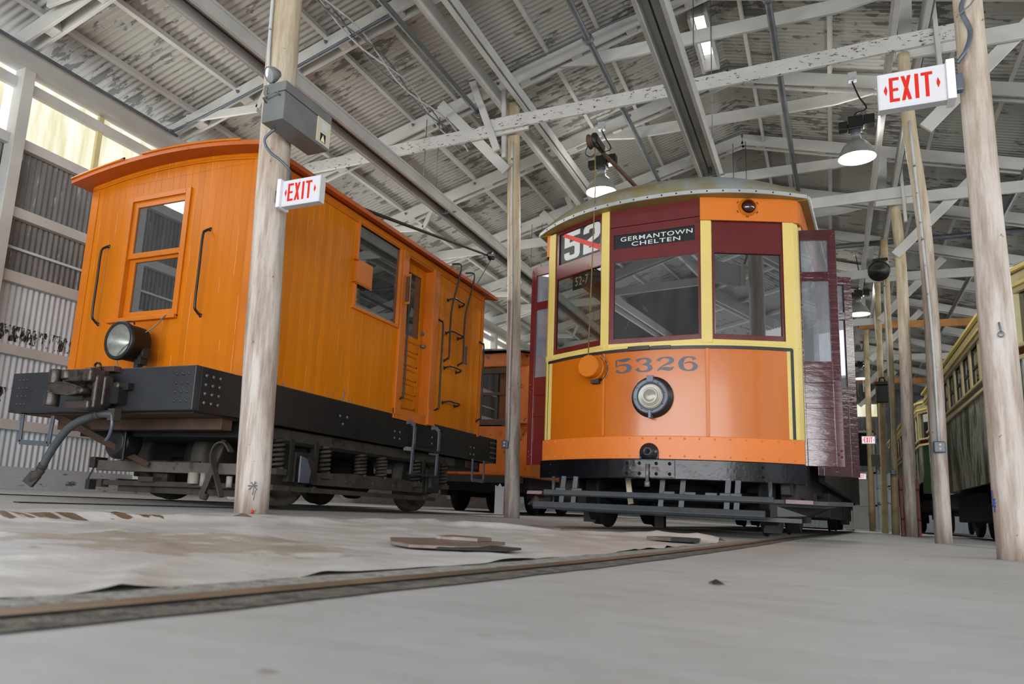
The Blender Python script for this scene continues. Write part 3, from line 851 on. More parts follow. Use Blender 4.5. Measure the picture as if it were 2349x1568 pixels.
m = MB(); m.add([(-3.8957,4.9246,3.2256),(-3.8957,5.0031,3.2256),(-3.8957,5.0031,3.3041),(-3.8957,4.9246,3.3041)],[(0,1,2,3)]); m.build('warning_label', M['signblack'], pn)
m = MB(); m.add([(-3.8952,4.9344,3.2305),(-3.8952,4.9933,3.2305),(-3.8952,4.9639,3.2943)],[(0,1,2)]); m.build('warning_triangle', M['letteryel'], pn)
m = MB(); m.add([(-3.8957,4.9344,3.3384),(-3.8957,5.0129,3.3384),(-3.8957,5.0129,3.4071),(-3.8957,4.9344,3.4071)],[(0,1,2,3)]); m.build('gauge_window', M['white_edge'], pn)
m = MB(); m.box(-4.165,-4.13,4.72,4.86,3.28,3.42); m.build('mounting_bracket', M['galv'], t)

# ------------------------------------------------------------------ hanging lamps
def lamp(x, y, z, lab, R=0.26, cord=0.9):
    t = root('hanging_lamp', (x,y,z), lab, 'hanging lamp', 'hanging warehouse lamps')
    m = MB(); m.lathe([(R,0),(R*0.985,0.02),(R*0.90,0.10),(R*0.72,0.19),(R*0.48,0.26),(R*0.30,0.30),(R*0.28,0.34)], (x,y,z)); m.build('shade', M['shade'], t)
    m = MB(); m.lathe([(R*0.97,0.015),(R*0.6,0.05),(0.001,0.06)], (x,y,z)); m.build('glowing_lens', M['lampglow'], t)
    m = MB(); m.cyl((x,y,z+0.34),(x,y,z+0.46),R*0.26,n=14); m.build('socket', M['galv'], t)
    m = MB(); m.box(x-0.10,x+0.10,y-0.09,y+0.09,z+0.46,z+0.66); m.box(x-0.23,x-0.11,y-0.07,y+0.07,z+0.47,z+0.60); m.box(x+0.11,x+0.26,y-0.08,y+0.08,z+0.50,z+0.66)
    m.box(x-0.12,x+0.12,y-0.03,y+0.03,z+0.52,z+0.56)
    m.build('ballast', M['black_rail'], t, 0.006)
    m = MB(); m.tube([(x,y,z+0.66),(x,y,z+0.72),(x+0.02,y,z+0.75)], 0.012, 6); m.build('hook', M['black_rail'], t)
    m = MB(); m.tube(smooth_path([(x+0.02,y,z+0.74),(x+0.16,y,z+0.80),(x+0.07,y,z+1.0),(x-0.02,y,z+0.75+cord)],6), 0.012, 6); m.build('cord', M['black_rail'], t)
    m = MB(); m.box(x-0.07,x+0.05,y-0.05,y+0.05,z+0.73+cord,z+0.87+cord); m.build('junction_box', M['white_edge'], t, 0.006)
    d = bpy.data.lights.new('lamp_light', 'SPOT'); d.energy = 260; d.spot_size = 2.6; d.spot_blend = 0.6; d.shadow_soft_size = 0.2; d.color = (1,0.97,0.93)
    lo = bpy.data.objects.new('lamp_light', d); lo.location = (0,0,-0.03); lo.parent = t; COL.objects.link(lo)
    d = bpy.data.lights.new('lamp_glow', 'POINT'); d.energy = 24; d.shadow_soft_size = 0.08; d.color = (1,0.97,0.93)
    lo = bpy.data.objects.new('lamp_glow', d); lo.location = (0.04,0.30,0.50); lo.parent = t; COL.objects.link(lo)
    return t
lamp(0.555,12.2,5.64,'bright hanging lamp with black ballast below the right roof slope', 0.262, 0.55)
lamp(-3.42,12.2,5.66,'bright hanging lamp glowing above the left side of the streetcar roof', 0.262, 0.45)
lamp(0.86,21.9,5.6,'bright hanging lamp beyond the open maroon doors, upper of the two', 0.26, 0.9)
lamp(1.20,32.0,5.6,'bright hanging lamp beyond the open maroon doors, lower of the two', 0.26, 0.9)
lamp(-3.42,22.0,5.66,'hanging lamp hidden deep behind the streetcar roof', 0.26, 0.9)

# gong and black box on far posts
t = root('alarm_gong', (1.10,17.7,5.4), 'round black alarm gong hanging beside the dull brown post', 'alarm')
m = MB(); m.lathe([(0.0,-0.075),(0.05,-0.08),(0.055,-0.07),(0.13,-0.08),(0.135,-0.07),(0.19,-0.075),(0.215,-0.05),(0.215,0.05),(0.19,0.07),(0.0,0.07)], (1.10,17.62,5.46), (0.05,1,0.45)); m.build('gong', M['black_rail'], t)
m = MB(); m.bar((1.0,17.75,5.74),(1.28,17.85,5.78),0.06,0.06); m.build('bracket', M['black_rail'], t)
t = root('control_box', (1.17,20.1,3.2), 'black box with handle mounted on the yellowish post', 'box')
m = MB(); m.box(1.05,1.33,20.08,20.22,3.0,3.42); m.build('case', M['black_rail'], t, 0.02)
m = MB(); m.box(1.03,1.35,20.06,20.22,3.42,3.50); m.build('lid', M['black_rail'], t, 0.01)
m = MB(); m.box(1.1,1.28,20.22,20.228,3.05,3.4); m.build('mounting_strap', M['galv'], t)
m = MB(); m.tube([(1.13,20.12,3.5),(1.14,20.12,3.58),(1.22,20.12,3.60),(1.26,20.12,3.5)], 0.02, 6); m.build('handle', M['black_rail'], t)
t = root('light_box', (0.95,20.0,1.6), 'small grey box mounted below the small distant EXIT sign', 'box')
m = MB(); m.box(0.88,1.06,20.0,20.12,1.50,1.78); m.build('case', M['greybox'], t, 0.01)
m = MB(); m.box(0.95,1.06,20.12,20.22,1.6,1.7); m.build('mounting_strap', M['galv'], t)

# ------------------------------------------------------------------ track, sheet and litter on the floor
RAIL = [(-1.25,-1.2),(-1.05,-0.4),(-0.965,0.2),(-0.906,0.62),(-0.855,1.02),(-0.75,1.93),(-0.66,2.98),(-0.53,5.0),(-0.41,7.5),(-0.26,10.0),(0.33,20.0),(0.6,30)]
def strip(offa, offb, z, name, mat, lab, cat, zb=None, wob=0.0):
    P = smooth_path([(x,y,0) for x, y in RAIL], 8)
    m = MB(); v = []; f = []
    for i, p in enumerate(P):
        w = wob*math.sin(p.y*9.1)+wob*0.7*math.sin(p.y*23.7)
        v += [(p.x+offa+w, p.y, z if zb is None else zb), (p.x+offb+w*0.6, p.y, z)]
        if i: f.append((2*i-2, 2*i-1, 2*i+1, 2*i))
    m.add(v, f)
    return tag(m.build(name, M[mat]), lab, cat)
strip(-0.135, -0.03, 0.004, 'mortar_strip', 'gravel', 'light grey rough mortar strip along the left of the embedded rail', 'mortar strip', wob=0.006)
strip(0.025, 0.112, 0.003, 'mortar_strip', 'gravel_dark', 'dark stained mortar strip along the right of the embedded rail', 'mortar strip', wob=0.006)
strip(-0.03, 0.027, 0.007, 'rail', 'rail', 'rusty rail embedded in the floor leading under the streetcar', 'rail')
for xx, lab in ((-2.06, 'rail under the far left wheels of the streetcar'), ):
    m = MB(); m.bar((xx-0.08,6.4,0.003),(xx+1.0,24,0.003),0.06,0.008); tag(m.build('rail', M['rail']), lab, 'rail')
for xx, lab in ((-4.98,'steel rail under the near wheels of the work car'), (-6.53,'steel rail under the far wheels of the work car')):
    m = MB(); m.box(xx-0.035, xx+0.035, 3.4, 30, fz(xx)-0.02, fz(xx)+0.008); tag(m.build('rail', M['dark']), lab, 'rail')
for xx, lab in ((2.75,'steel rail under the green car, near side'),(4.3,'steel rail under the green car, far side')):
    m = MB(); m.box(xx-0.035, xx+0.035, 9, 36, -0.02, 0.012); tag(m.build('rail', M['dark']), lab, 'rail')

def railx(y):
    for (x0,y0),(x1,y1) in zip(RAIL[:-1], RAIL[1:]):
        if y0 <= y <= y1: return x0+(x1-x0)*(y-y0)/(y1-y0)
    return -0.4
from mathutils import noise as NZ
def sheet_pt(u, v):
    y = 0.25 + v*5.2
    xr = railx(y)-0.135 + 0.012*math.sin(y*7)+0.010*math.sin(y*17.3)
    xl = -4.02 + 0.08*math.sin(y*2.2)
    if y > 4.3: xl += (y-4.3)*1.35
    x = xl + (xr-xl)*u
    z = fz(x)+0.007+0.010*max(0,NZ.noise((x*2.2,y*2.2,0.3)))+0.006*NZ.noise((x*6,y*6,1.3))
    w = 1-abs(NZ.noise((x*3.1+0.5*y,y*1.7,4.4)))*2.2; z += 0.012*max(0,w)**3
    for px, py in ((-1.27,2.6),(-0.86,4.83)):
        k = math.exp(-(((x-px)**2+(y-py)**2)/0.16)**2); z = z*(1-k)+0.005*k
    # folds: one long ridge on the left, one along the far edge
    s = abs((x+3.05) - 0.12*(y-2.4) + 0.06*math.sin(y*3)); z += 0.028*math.exp(-(s/0.11)**2)
    s2 = abs(y-(5.28+0.10*(x+1.0))); z += 0.045*math.exp(-(s2/0.10)**2)*(0.6+0.4*math.sin(x*5))
    e = min(u, 1-u, v, 1-v); z -= 0.006*math.exp(-(e/0.02)**2)
    return (x, y, max(z, fz(x)+0.003))
m = MB(); m.sheet(sheet_pt, 0, 1, 0, 1, 150, 190)
tag(m.build('plastic_sheet', M['plastic']), 'wrinkled stained plastic sheet lying between the rail and the posts', 'plastic sheet')

t = root('steel_plate', (-1.2,2.6,0.03), 'rusty flat steel track plate lying on the plastic sheet, nearer one', 'steel plate', 'loose track plates')
m = MB(); m.prism([(-1.40,2.36,0.013),(-1.27,2.26,0.013),(-1.14,2.34,0.013),(-1.10,2.46,0.013),(-1.17,2.86,0.013),(-1.40,2.90,0.013),(-1.56,2.62,0.013)], (0,0,0.012)); m.build('plate', M['plate'], t, 0.003)
m = MB(); m.prism([(-1.17,2.26,0.013),(-0.99,2.44,0.013),(-1.0,2.60,0.013),(-1.14,2.62,0.013),(-1.22,2.42,0.013)], (0,0,0.008)); m.build('lug', M['dark'], t, 0.003)
m = MB(); m.box(-1.40,-1.22,2.70,2.84,0.025,0.040); m.build('rib', M['plate'], t, 0.003)
t = root('steel_plate', (-0.82,4.9,0.012), 'small rusty steel track plate at the far right corner of the plastic sheet', 'steel plate', 'loose track plates')
m = MB(); m.prism([(-1.02,4.75,0.012),(-0.86,4.62,0.012),(-0.72,4.72,0.012),(-0.74,5.02,0.012),(-0.95,5.05,0.012)], (0,0,0.018)); m.build('plate', M['plate'], t, 0.003)
m = MB(); m.prism([(-0.84,4.58,0.012),(-0.70,4.70,0.012),(-0.74,4.86,0.012),(-0.86,4.80,0.012)], (0,0,0.022)); m.build('lug', M['dark'], t, 0.003)

def scrap(x, y, z, sx, sy, mat, lab, cat, h=0.012, seed=1):
    r = random.Random(seed); n = 14; pts = []
    for i in range(n):
        a = 2*PI*i/n; q = 0.65+0.45*r.random()
        pts.append((x+sx*q*math.cos(a), y+sy*q*math.sin(a)))
    m = MB(); v = [(p[0],p[1],z+h*0.3*r.random()) for p in pts]+[(x,y,z+h)]
    m.add(v, [(i,(i+1)%n,n) for i in range(n)], True)
    return tag(m.build('floor_scrap', M[mat]), lab, cat)
scrap(-3.10,2.62,fz(-3.1)+0.035,0.10,0.10,'puddle','glossy black oily puddle on the fold of the plastic sheet','puddle',0.014,3)
scrap(-2.95,3.35,fz(-2.9)+0.03,0.07,0.06,'plate','dry brown leaf on the fold of the plastic sheet','leaf',0.03,5)
scrap(-0.26,2.0,0.0012,0.02,0.02,'dark','small dark pebble on the bare floor right of the rail','pebble',0.012,8)
t = root('wood_block', (-2.45,8.9,0), 'pale sawn block standing on the floor under the streetcar front', 'block')
m = MB(); m.lathe([(0.10,0),(0.105,0.02),(0.10,0.15),(0.095,0.16),(0.0,0.165)], (-2.45,8.9,0), n=12); m.build('block', M['block'], t)

# marks and hardware on the two big posts
m = MB(); m.tube(smooth_path([(0.955,5.395,1.40),(0.955,5.385,1.38),(0.958,5.375,1.34)],4),0.006,6); m.lathe([(0.010,-0.004),(0.018,-0.004),(0.018,0.004),(0.010,0.004),(0.010,-0.004)], (0.958,5.385,1.325), (0,1,0), 14); m.build('eye_bolt', M['galv'], PR)
m = MB()
for a, b in (((-0.016,0.00),(0.012,0.05)),((0.012,0.0),(-0.012,0.05)),((-0.02,0.026),(0.018,0.026)),((0.0,-0.03),(0.0,0.05)),((-0.012,0.05),(-0.012,0.10))):
    m.tube([(0.868+a[0]*0.5,5.462-a[0]*0.55,0.30+a[1]),(0.868+b[0]*0.5,5.462-b[0]*0.55,0.30+b[1])],0.003,5)
m.build('blue_scribble', M['blue'], PR)
m = MB()
for a, b in (((-0.03,0.0),(0.02,0.06)),((0.03,0.0),(-0.02,0.06)),((-0.04,0.03),(0.03,0.035)),((0.0,-0.04),(0.01,0.07)),((0.01,-0.08),(0.02,0.0))):
    m.tube([(-4.075+a[0],4.708+a[0]*0.45,0.20+a[1]),(-4.075+b[0],4.708+b[0]*0.45,0.20+b[1])],0.003,5)
m.build('blue_scribble', M['steel_blue'], PL)
m = MB(); m.tube([(-4.07,4.712,0.02),(-4.062,4.714,0.045)],0.010,6); m.build('red_paint_dab', M['redstripe'], PL)
# ------------------------------------------------------------------ orange work car (left)
L = root('work_car', (-5.75,4.5,0.0), 'orange boarded electric work car with black sills and a knuckle coupler', 'rail car')
XL, XR = -6.91, -4.60; YF, YE = 5.05, 10.05; ZS = 1.18; ZT = 3.27
# sills
m = MB(); m.box(XL, XR, 4.495, 4.56, 0.81, ZS)
front_sill = m.build('end_sill', M['black'], L, 0.006)
m = MB()
for xa in (-6.80,-6.745,-6.69, -4.80,-4.735,-4.67):
    for k in range(4): m.dome((xa, 4.495, 0.885+0.075*k), 0.015, (0,-1,0), 0.011, 8, 2)
for p in ((-5.42,1.13),(-5.44,0.98),(-5.12,1.10),(-5.14,0.99),(-6.55,1.0)): m.dome((p[0],4.495,p[1]),0.009,(0,-1,0),0.004,6,2)
m.build('rivet', M['black'], front_sill)
m = MB(); m.box(XR-0.06, XR, 4.56, 10.75, 0.81, ZS); side_sill = m.build('side_sill', M['black_rail'], L, 0.006)
m = MB()
for ya in (4.62,4.70,4.78): 
    for k in range(4): m.dome((XR, ya, 0.885+0.075*k), 0.015, (1,0,0), 0.011, 8, 2)
for ya in (10.52,10.58,10.64,10.70):
    for k in range(4): m.dome((XR, ya, 0.885+0.075*k), 0.013, (1,0,0), 0.010, 8, 2)
for ya, za in ((6.55,1.02),(6.68,1.02),(6.61,0.94),(7.68,0.98),(7.80,0.98),(7.68,0.90),(7.80,0.90),(8.62,1.0),(8.62,0.92),(9.8,0.98),(9.92,0.98),(9.8,0.88),(9.92,0.88)):
    m.dome((XR, ya, za), 0.016, (1,0,0), 0.012, 8, 2)
m.build('rivet', M['steel_blue'], side_sill)
m = MB(); m.box(XL, XL+0.06, 4.56, 10.75, 0.81, ZS); m.build('side_sill', M['black_rail'], L, 0.006)
m = MB(); m.box(XL, XR, 10.69, 10.75, 0.81, ZS); m.build('end_sill', M['black_rail'], L, 0.006)
m = MB(); m.box(XL+0.06, XR-0.06, 4.56, 10.69, ZS-0.05, ZS-0.005); m.build('deck', M['brownwood'], L)
m = MB(); m.box(XL+0.1, XR-0.1, 4.62, 5.5, 0.80, 0.84); m.box(XL+0.1, XR-0.1, 4.95, 5.08, 0.70, 0.80); m.box(XL+0.1, XR-0.1, 9.9, 10.3, 0.70, 0.80)
m.each('floor_timber', M['brownwood'], L, 0.004)
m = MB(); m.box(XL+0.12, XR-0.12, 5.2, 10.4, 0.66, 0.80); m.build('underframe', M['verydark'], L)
# walls with real openings
WZ0, WZ1 = 1.81, 3.045; WX0, WX1 = -6.30, -5.51
def wall_with_hole(name, mat, P, a0, a1, b0, b1, holes, t, normal):
    """rectangular wall a0..a1 x b0..b1 minus holes (sorted, full set of split columns)."""
    m = MB(); cuts = sorted({a0, a1} | {h[0] for h in holes} | {h[1] for h in holes})
    for p, q in zip(cuts[:-1], cuts[1:]):
        mid = (p+q)/2; hh = sorted([h for h in holes if h[0] <= mid <= h[1]], key=lambda h: h[2])
        z = b0
        for h in hh + [(0,0,b1,b1)]:
            if h[2] > z+1e-6:
                if normal == 'y': m.box(p, q, P, P+t, z, h[2])
                else: m.box(P-t, P, p, q, z, h[2])
            z = max(z, h[3])
    return m.build(name, mat, L)
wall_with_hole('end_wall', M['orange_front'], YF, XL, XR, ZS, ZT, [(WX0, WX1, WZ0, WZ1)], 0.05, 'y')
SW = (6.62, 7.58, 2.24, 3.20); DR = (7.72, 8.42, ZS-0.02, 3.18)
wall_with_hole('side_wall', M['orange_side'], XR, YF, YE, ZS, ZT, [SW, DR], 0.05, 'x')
m = MB(); m.box(XL, XL+0.05, YF, YE, ZS, ZT); m.build('side_wall', M['orange_side'], L)
m = MB(); m.box(XL, XR, YE-0.05, YE, ZS, ZT); m.build('end_wall', M['orange'], L)
m = MB(); m.box(XL+0.05, XR-0.05, YF+0.06, YE-0.05, ZS, ZS+0.02); m.box(XL+0.06, XR-0.06, 9.0, 9.05, ZS, ZT); m.build('interior', M['curtain'], L)
# corner boards and side trim
m = MB(); m.box(XR-0.12, XR+0.006, YF-0.008, YF, ZS, ZT); m.box(XR, XR+0.008, YF, YF+0.10, ZS, ZT); m.box(XL-0.006, XL+0.10, YF-0.008, YF, ZS, ZT); m.each('corner_board', M['orange'], L, 0.002)
m = MB()
for y0, y1 in ((YF+0.1, YE),): m.box(XR, XR+0.012, y0, y1, ZT-0.09, ZT); 
m.box(XR, XR+0.014, YE-0.07, YE, ZS-0.03, ZT); m.build('cornice', M['orange'], L, 0.003)
# roof: low arch
def arch(u): return 3.265 + 0.115*(1-(u/1.27)**2)
m = MB(); N = 20; v = []; f = []
for j, y in enumerate((4.86, 10.32)):
    for i in range(N+1):
        u = -1.27+2.54*i/N
        v += [(-5.755+u, y, arch(u)), (-5.755+u, y, arch(u)+0.045)]
K = 2*(N+1)
for i in range(N):
    a = 2*i; f += [(a,a+2,K+a+2,K+a),(a+1,K+a+1,K+a+3,a+3),(a,a+1,a+3,a+2),(K+a,K+a+2,K+a+3,K+a+1)]
f += [(0,K,K+1,1),(2*N,2*N+1,K+2*N+1,K+2*N)]
m.add(v, f); roof = m.build('roof', M['orange_roof'], L)
# filler between wall top and arched roof, with moulding
m = MB(); pts = [(XL,YF-0.002,ZT-0.05)]+[( -5.755+(-1.155+2.31*i/N), YF-0.002, arch(-1.155+2.31*i/N)+0.03) for i in range(N+1)]+[(XR,YF-0.002,ZT-0.05)]
m.prism(pts, (0,0.05,0)); m.build('gable', M['orange_front'], L)
m = MB(); path = [(-5.755+(-1.155+2.31*i/N), YF-0.008, arch(-1.155+2.31*i/N)-0.05) for i in range(N+1)]
m.tube(path, 0.012, 6); m.build('gable_moulding', M['orange'], L)
m = MB()
pth = [(-5.755+(-1.27+2.54*i/N), 4.855, arch(-1.27+2.54*i/N)+0.05) for i in range(0,7)]; m.tube(pth, 0.012, 6)
pth = [(-5.755+(-1.27+2.54*i/N), 4.855, arch(-1.27+2.54*i/N)+0.05) for i in range(8,19)]; m.tube(pth, 0.012, 6)
m.build('roof_edge_strip', M['orange'], roof)
m = MB(); m.tube([(-6.4,4.86,arch(-0.65)+0.05),(-6.25,4.85,arch(-0.5)+0.055)],0.01,6); m.build('torn_canvas', M['verydark'], roof)
# front window
w = MB()
for a in ((WX0-0.03,WX0+0.035,WZ0-0.03,WZ1+0.03),(WX1-0.035,WX1+0.03,WZ0-0.03,WZ1+0.03),(WX0+0.035,WX1-0.035,WZ1-0.025,WZ1+0.03)): w.box(a[0],a[1],YF-0.022,YF+0.045,a[2],a[3])
win = w.build('front_window_frame', M['orange'], L, 0.003)
m = MB(); m.box(WX0-0.10, WX1+0.03, YF-0.05, YF+0.02, WZ0-0.05, WZ0-0.01); m.build('window_sill', M['orange'], win, 0.004)
m = MB()
X0, X1 = WX0+0.035, WX1-0.03
for a in ((X0-0.01,X0+0.06,2.42,3.03),(X1-0.03,X1+0.01,2.42,3.03),(X0+0.06,X1-0.03,2.96,3.03),(X0+0.06,X1-0.03,2.42,2.475)): m.box(a[0],a[1],YF+0.002,YF+0.035,a[2],a[3])
s = m.build('upper_sash', M['orange'], L, 0.003)
m = MB(); m.box(X0+0.05,X1-0.02,YF+0.016,YF+0.020,2.47,2.97); m.build('pane', M['glass_dark'], s)
m = MB()
for a in ((X0-0.012,X0+0.075,1.80,2.43),(X1-0.03,X1+0.012,1.80,2.43),(X0+0.075,X1-0.03,1.80,1.875),(X0+0.075,X1-0.03,2.39,2.43)): m.box(a[0],a[1],YF+0.037,YF+0.07,a[2],a[3])
s = m.build('lower_sash', M['orange'], L, 0.003)
m = MB(); m.box(X0+0.06,X1-0.02,YF+0.053,YF+0.057,1.86,2.40); m.build('pane', M['glass_dark'], s)
# hand rails
def rail_y(x, z0, z1, y=YF, out=0.075):
    m = MB(); m.tube(smooth_path([(x,y-0.005,z0-0.03),(x-0.01,y-out*0.6,z0),(x-0.01,y-out,z0+0.06),(x-0.01,y-out,(z0+z1)/2),(x-0.01,y-out,z1-0.06),(x-0.01,y-out*0.6,z1),(x,y-0.005,z1+0.03)],5), 0.0125, 8)
    for z in (z0-0.03, z1+0.03): m.dome((x,y,z),0.022,(0,-1,0),0.015,8,2)
    return m.build('hand_rail', M['black_rail'], L)
rail_y(-6.56,1.80,2.56); rail_y(-5.19,1.80,2.58)
def rail_x(y, z0, z1, out=0.075, top=None, r=0.0125):
    m = MB()
    p = [(XR-0.005,y,z0-0.03),(XR+out*0.6,y,z0),(XR+out,y,z0+0.06),(XR+out,y,(z0+z1)/2)]
    if top: p += [(XR+out+0.08,y,z1-0.25),(XR+0.19,y,z1-0.03),(XR+0.15,y,z1+0.02),(XR+0.05,y,z1+0.03)]
    else: p += [(XR+out,y,z1-0.06),(XR+out*0.6,y,z1),(XR-0.005,y,z1+0.03)]
    m.tube(smooth_path(p,6), r, 8)
    for z in (z0-0.03,)+(() if top else (z1+0.03,)): m.dome((XR,y,z),0.022,(1,0,0),0.015,8,2)
    return m.build('hand_rail', M['black_rail'], L)
rail_x(7.70,1.38,2.56); rail_x(8.62,1.37,2.54); rail_x(9.95,1.40,2.52)
rail_x(8.84,2.08,3.37,0.075,True); rail_x(9.27,2.10,3.37,0.075,True)
for z in (2.90, 2.44, 1.96, 1.49):
    m = MB(); m.tube(smooth_path([(XR,8.86,z),(XR+0.05,8.86,z+0.01),(XR+0.095,8.90,z+0.02),(XR+0.095,9.06,z+0.02),(XR+0.095,9.18,z+0.02),(XR+0.05,9.22,z),(XR,9.22,z)],5),0.012,8)
    m.dome((XR,8.86,z),0.03,(1,0,0),0.016,8,2); m.dome((XR,9.22,z),0.03,(1,0,0),0.016,8,2)
    m.build('grab_iron', M['black_rail'], L)
# side window, post, door
m = MB()
y0,y1,z0,z1 = SW
for a in ((y0-0.01,y0+0.03,z0,z1),(y1-0.03,y1+0.015,z0,z1),(y0-0.01,y1+0.015,z1,z1+0.03),(y0-0.03,y1+0.015,z0-0.035,z0)): m.box(XR-0.03,XR+0.02,a[0],a[1],a[2],a[3])
sw = m.build('side_window_frame', M['orange_trim'], L, 0.003)
m = MB(); m.box(XR-0.018,XR-0.014,y0,y1,z0,z1); m.build('pane', M['glass_dark'], sw)
m = MB(); m.box(XR-0.04,XR-0.02,7.44,7.50,z0,z1); m.build('muntin', M['int_light'], sw)
m = MB(); m.box(XR-0.06,XR+0.03,7.60,7.735,ZS,3.20); m.build('door_post', M['orange_trim'], L, 0.004)
m = MB(); m.box(XR-0.125,XR+0.035,8.405,8.56,ZS-0.02,3.19); m.box(XR-0.02,XR+0.05,8.395,8.58,ZS-0.04,ZS+0.16); m.build('door_post', M['orange_trim'], L, 0.004)
m = MB(); m.box(XR-0.12,XR+0.004,7.70,8.44,3.155,3.205); m.build('door_header', M['orange'], L)
dx = XR-0.10
m = MB()
for a in ((7.71,7.80,1.20,3.17),(8.30,8.43,1.20,3.17),(7.8,8.3,3.04,3.17),(7.8,8.3,1.2,2.22)): m.box(dx-0.035,dx,a[0],a[1],a[2],a[3])
dr = m.build('door', M['orange_side'], L)
m = MB()
for k in range(5):
    z = 1.30+0.18*k
    for a in ((7.82,7.85,z,z+0.13),(8.25,8.28,z,z+0.13),(7.82,8.28,z,z+0.02),(7.82,8.28,z+0.12,z+0.14)): m.box(dx,dx+0.012,a[0],a[1],a[2],a[3])
m.build('door_panel', M['orange'], dr, 0.003)
m = MB(); m.box(dx-0.02,dx-0.016,7.8,8.3,2.22,3.04); m.build('pane', M['glass'], dr)
m = MB(); m.cyl((dx,8.36,2.15),(dx+0.06,8.36,2.15),0.022,n=10); m.box(dx,dx+0.02,8.33,8.42,2.30,2.34); m.each('door_knob', M['galv'], dr, 0, 'island')
m = MB(); m.box(XR-0.05,XR+0.02,7.66,7.74,1.13,1.28); m.box(XR,XR+0.018,7.60,8.45,1.13,1.25); m.build('door_sill', M['orange_trim'], L, 0.003)
# hinged sheet over the window and narrow mirror
t_ = MB(); t_.box(XR+0.03,XR+0.035,6.60,6.92,2.48,2.76)
mr = t_.build('sun_visor', M['orange_trim'], L)
m = MB(); m.box(XR,XR+0.05,6.56,6.62,2.74,2.76); m.box(XR,XR+0.05,6.56,6.62,2.49,2.51); m.box(XR+0.036,XR+0.045,6.62,6.9,2.49,2.52); m.build('hinge', M['orange'], mr)
m = MB(); m.box(XR+0.035,XR+0.10,7.66,7.675,2.52,2.90); mr = m.build('side_mirror', M['orange'], L)
m = MB(); m.box(XR+0.04,XR+0.095,7.656,7.66,2.55,2.87); m.build('mirror_glass', M['glass_dark'], mr)
# numeral 1
m = MB()
def flat_x(mb, poly): mb.add([(XR+0.004, p[0], p[1]) for p in poly], [tuple(range(len(poly)))])
flat_x(m, [(9.475,2.15),(9.535,2.15),(9.535,2.395),(9.51,2.395),(9.455,2.36),(9.455,2.33),(9.475,2.335)]); flat_x(m, [(9.44,2.125),(9.57,2.125),(9.57,2.15),(9.44,2.15)])
m.build('numeral', M['num'], L)
# headlight
hx, hz = -5.80, 1.49
m = MB(); m.lathe([(0.0,0.0),(0.13,0.0),(0.165,0.03),(0.168,0.22),(0.182,0.225),(0.182,0.255),(0.150,0.262)], (hx,4.955,hz), (0,-1,0), 28)
hl = m.build('headlight', M['dark'], L)
m = MB(); m.lathe([(0.184,0.235),(0.184,0.262),(0.172,0.268),(0.150,0.264)], (hx,4.955,hz), (0,-1,0), 28); m.build('rim', M['black_rail'], hl)
m = MB(); m.lathe([(0.150,0.258),(0.12,0.20),(0.07,0.14),(0.02,0.115),(0.0,0.112)], (hx,4.955,hz), (0,-1,0), 28)
def mk_refl():
    t = NT('headlight_reflector'); t.bsdf(lin((222,220,212)), 0.38, 0.7); return t.m
m.build('reflector', mk_refl(), hl)
m = MB(); m.lathe([(0.0,0.268),(0.151,0.262)], (hx,4.955,hz), (0,-1,0), 28); m.build('lens', M['glass_clear'], hl)
m = MB(); m.dome((hx,4.85,hz),0.028,(0,-1,0)); m.build('bulb', M['white'], hl)
m = MB(); m.bar((hx+0.08,4.88,hz-0.30),(hx+0.08,4.88,hz-0.13),0.06,0.05); m.bar((hx-0.02,4.86,ZS+0.012),(hx+0.2,4.86,ZS+0.012),0.10,0.024); m.cyl((hx+0.17,4.86,hz-0.10),(hx+0.20,4.86,hz-0.10),0.05,n=12)
m.box(hx+0.10,hx+0.15,4.84,4.92,hz-0.2,hz-0.05); m.build('bracket', M['dark'], hl)
m = MB(); m.tube(smooth_path([(hx-0.08,4.80,hz+0.165),(hx-0.05,4.80,hz+0.20),(hx+0.03,4.80,hz+0.20),(hx+0.06,4.80,hz+0.17)],5),0.007,6); m.build('handle', M['black_rail'], hl)
m = MB(); m.tube(smooth_path([(hx+0.30,YF-0.02,1.80),(hx+0.22,YF-0.05,1.79),(hx+0.17,4.93,1.66),(hx+0.05,4.80,1.50),(hx-0.02,4.72,1.34),(hx+0.02,4.75,ZS+0.01)],8),0.006,6); m.build('cable', M['galv'], hl)
# coupler
cx = -5.69
m = MB()
m.prism([(cx-0.02,4.43,0.83),(cx+0.24,4.43,0.83),(cx+0.24,4.43,1.09),(cx-0.02,4.43,1.12)], (0,-0.10,0))
m.prism([(cx+0.18,4.36,0.80),(cx+0.23,4.36,0.80),(cx+0.23,4.36,1.08),(cx+0.18,4.36,1.12)], (0,-0.10,0))
m.box(cx-0.02,cx+0.30,4.42,4.52,0.87,1.05)
m.box(cx-0.10,cx+0.22,4.20,4.40,1.02,1.13); m.box(cx-0.08,cx+0.21,4.22,4.40,0.79,0.87)
cp = m.build('coupler', M['rust'], L, 0.018, 3)
m = MB(); m.cyl((cx-0.20,4.20,1.00),(cx-0.20,4.20,1.13),0.055,n=16); m.cyl((cx-0.21,4.20,0.81),(cx-0.21,4.20,0.94),0.062,n=16); m.cyl((cx-0.08,4.22,1.04),(cx-0.08,4.22,1.125),0.05,n=14)
m.prism([(cx-0.24,4.16,0.92),(cx+0.02,4.16,0.90),(cx+0.15,4.20,0.92),(cx+0.15,4.20,0.97),(cx+0.0,4.16,1.01),(cx-0.22,4.16,1.03)], (0,0.10,0))
m.build('knuckle', M['rust'], cp, 0.014, 3)
m = MB(); m.box(cx+0.22,cx+0.34,4.40,4.50,0.86,1.00); m.box(cx+0.24,cx+0.40,4.44,4.50,0.98,1.04); m.build('pocket', M['verydark'], cp)
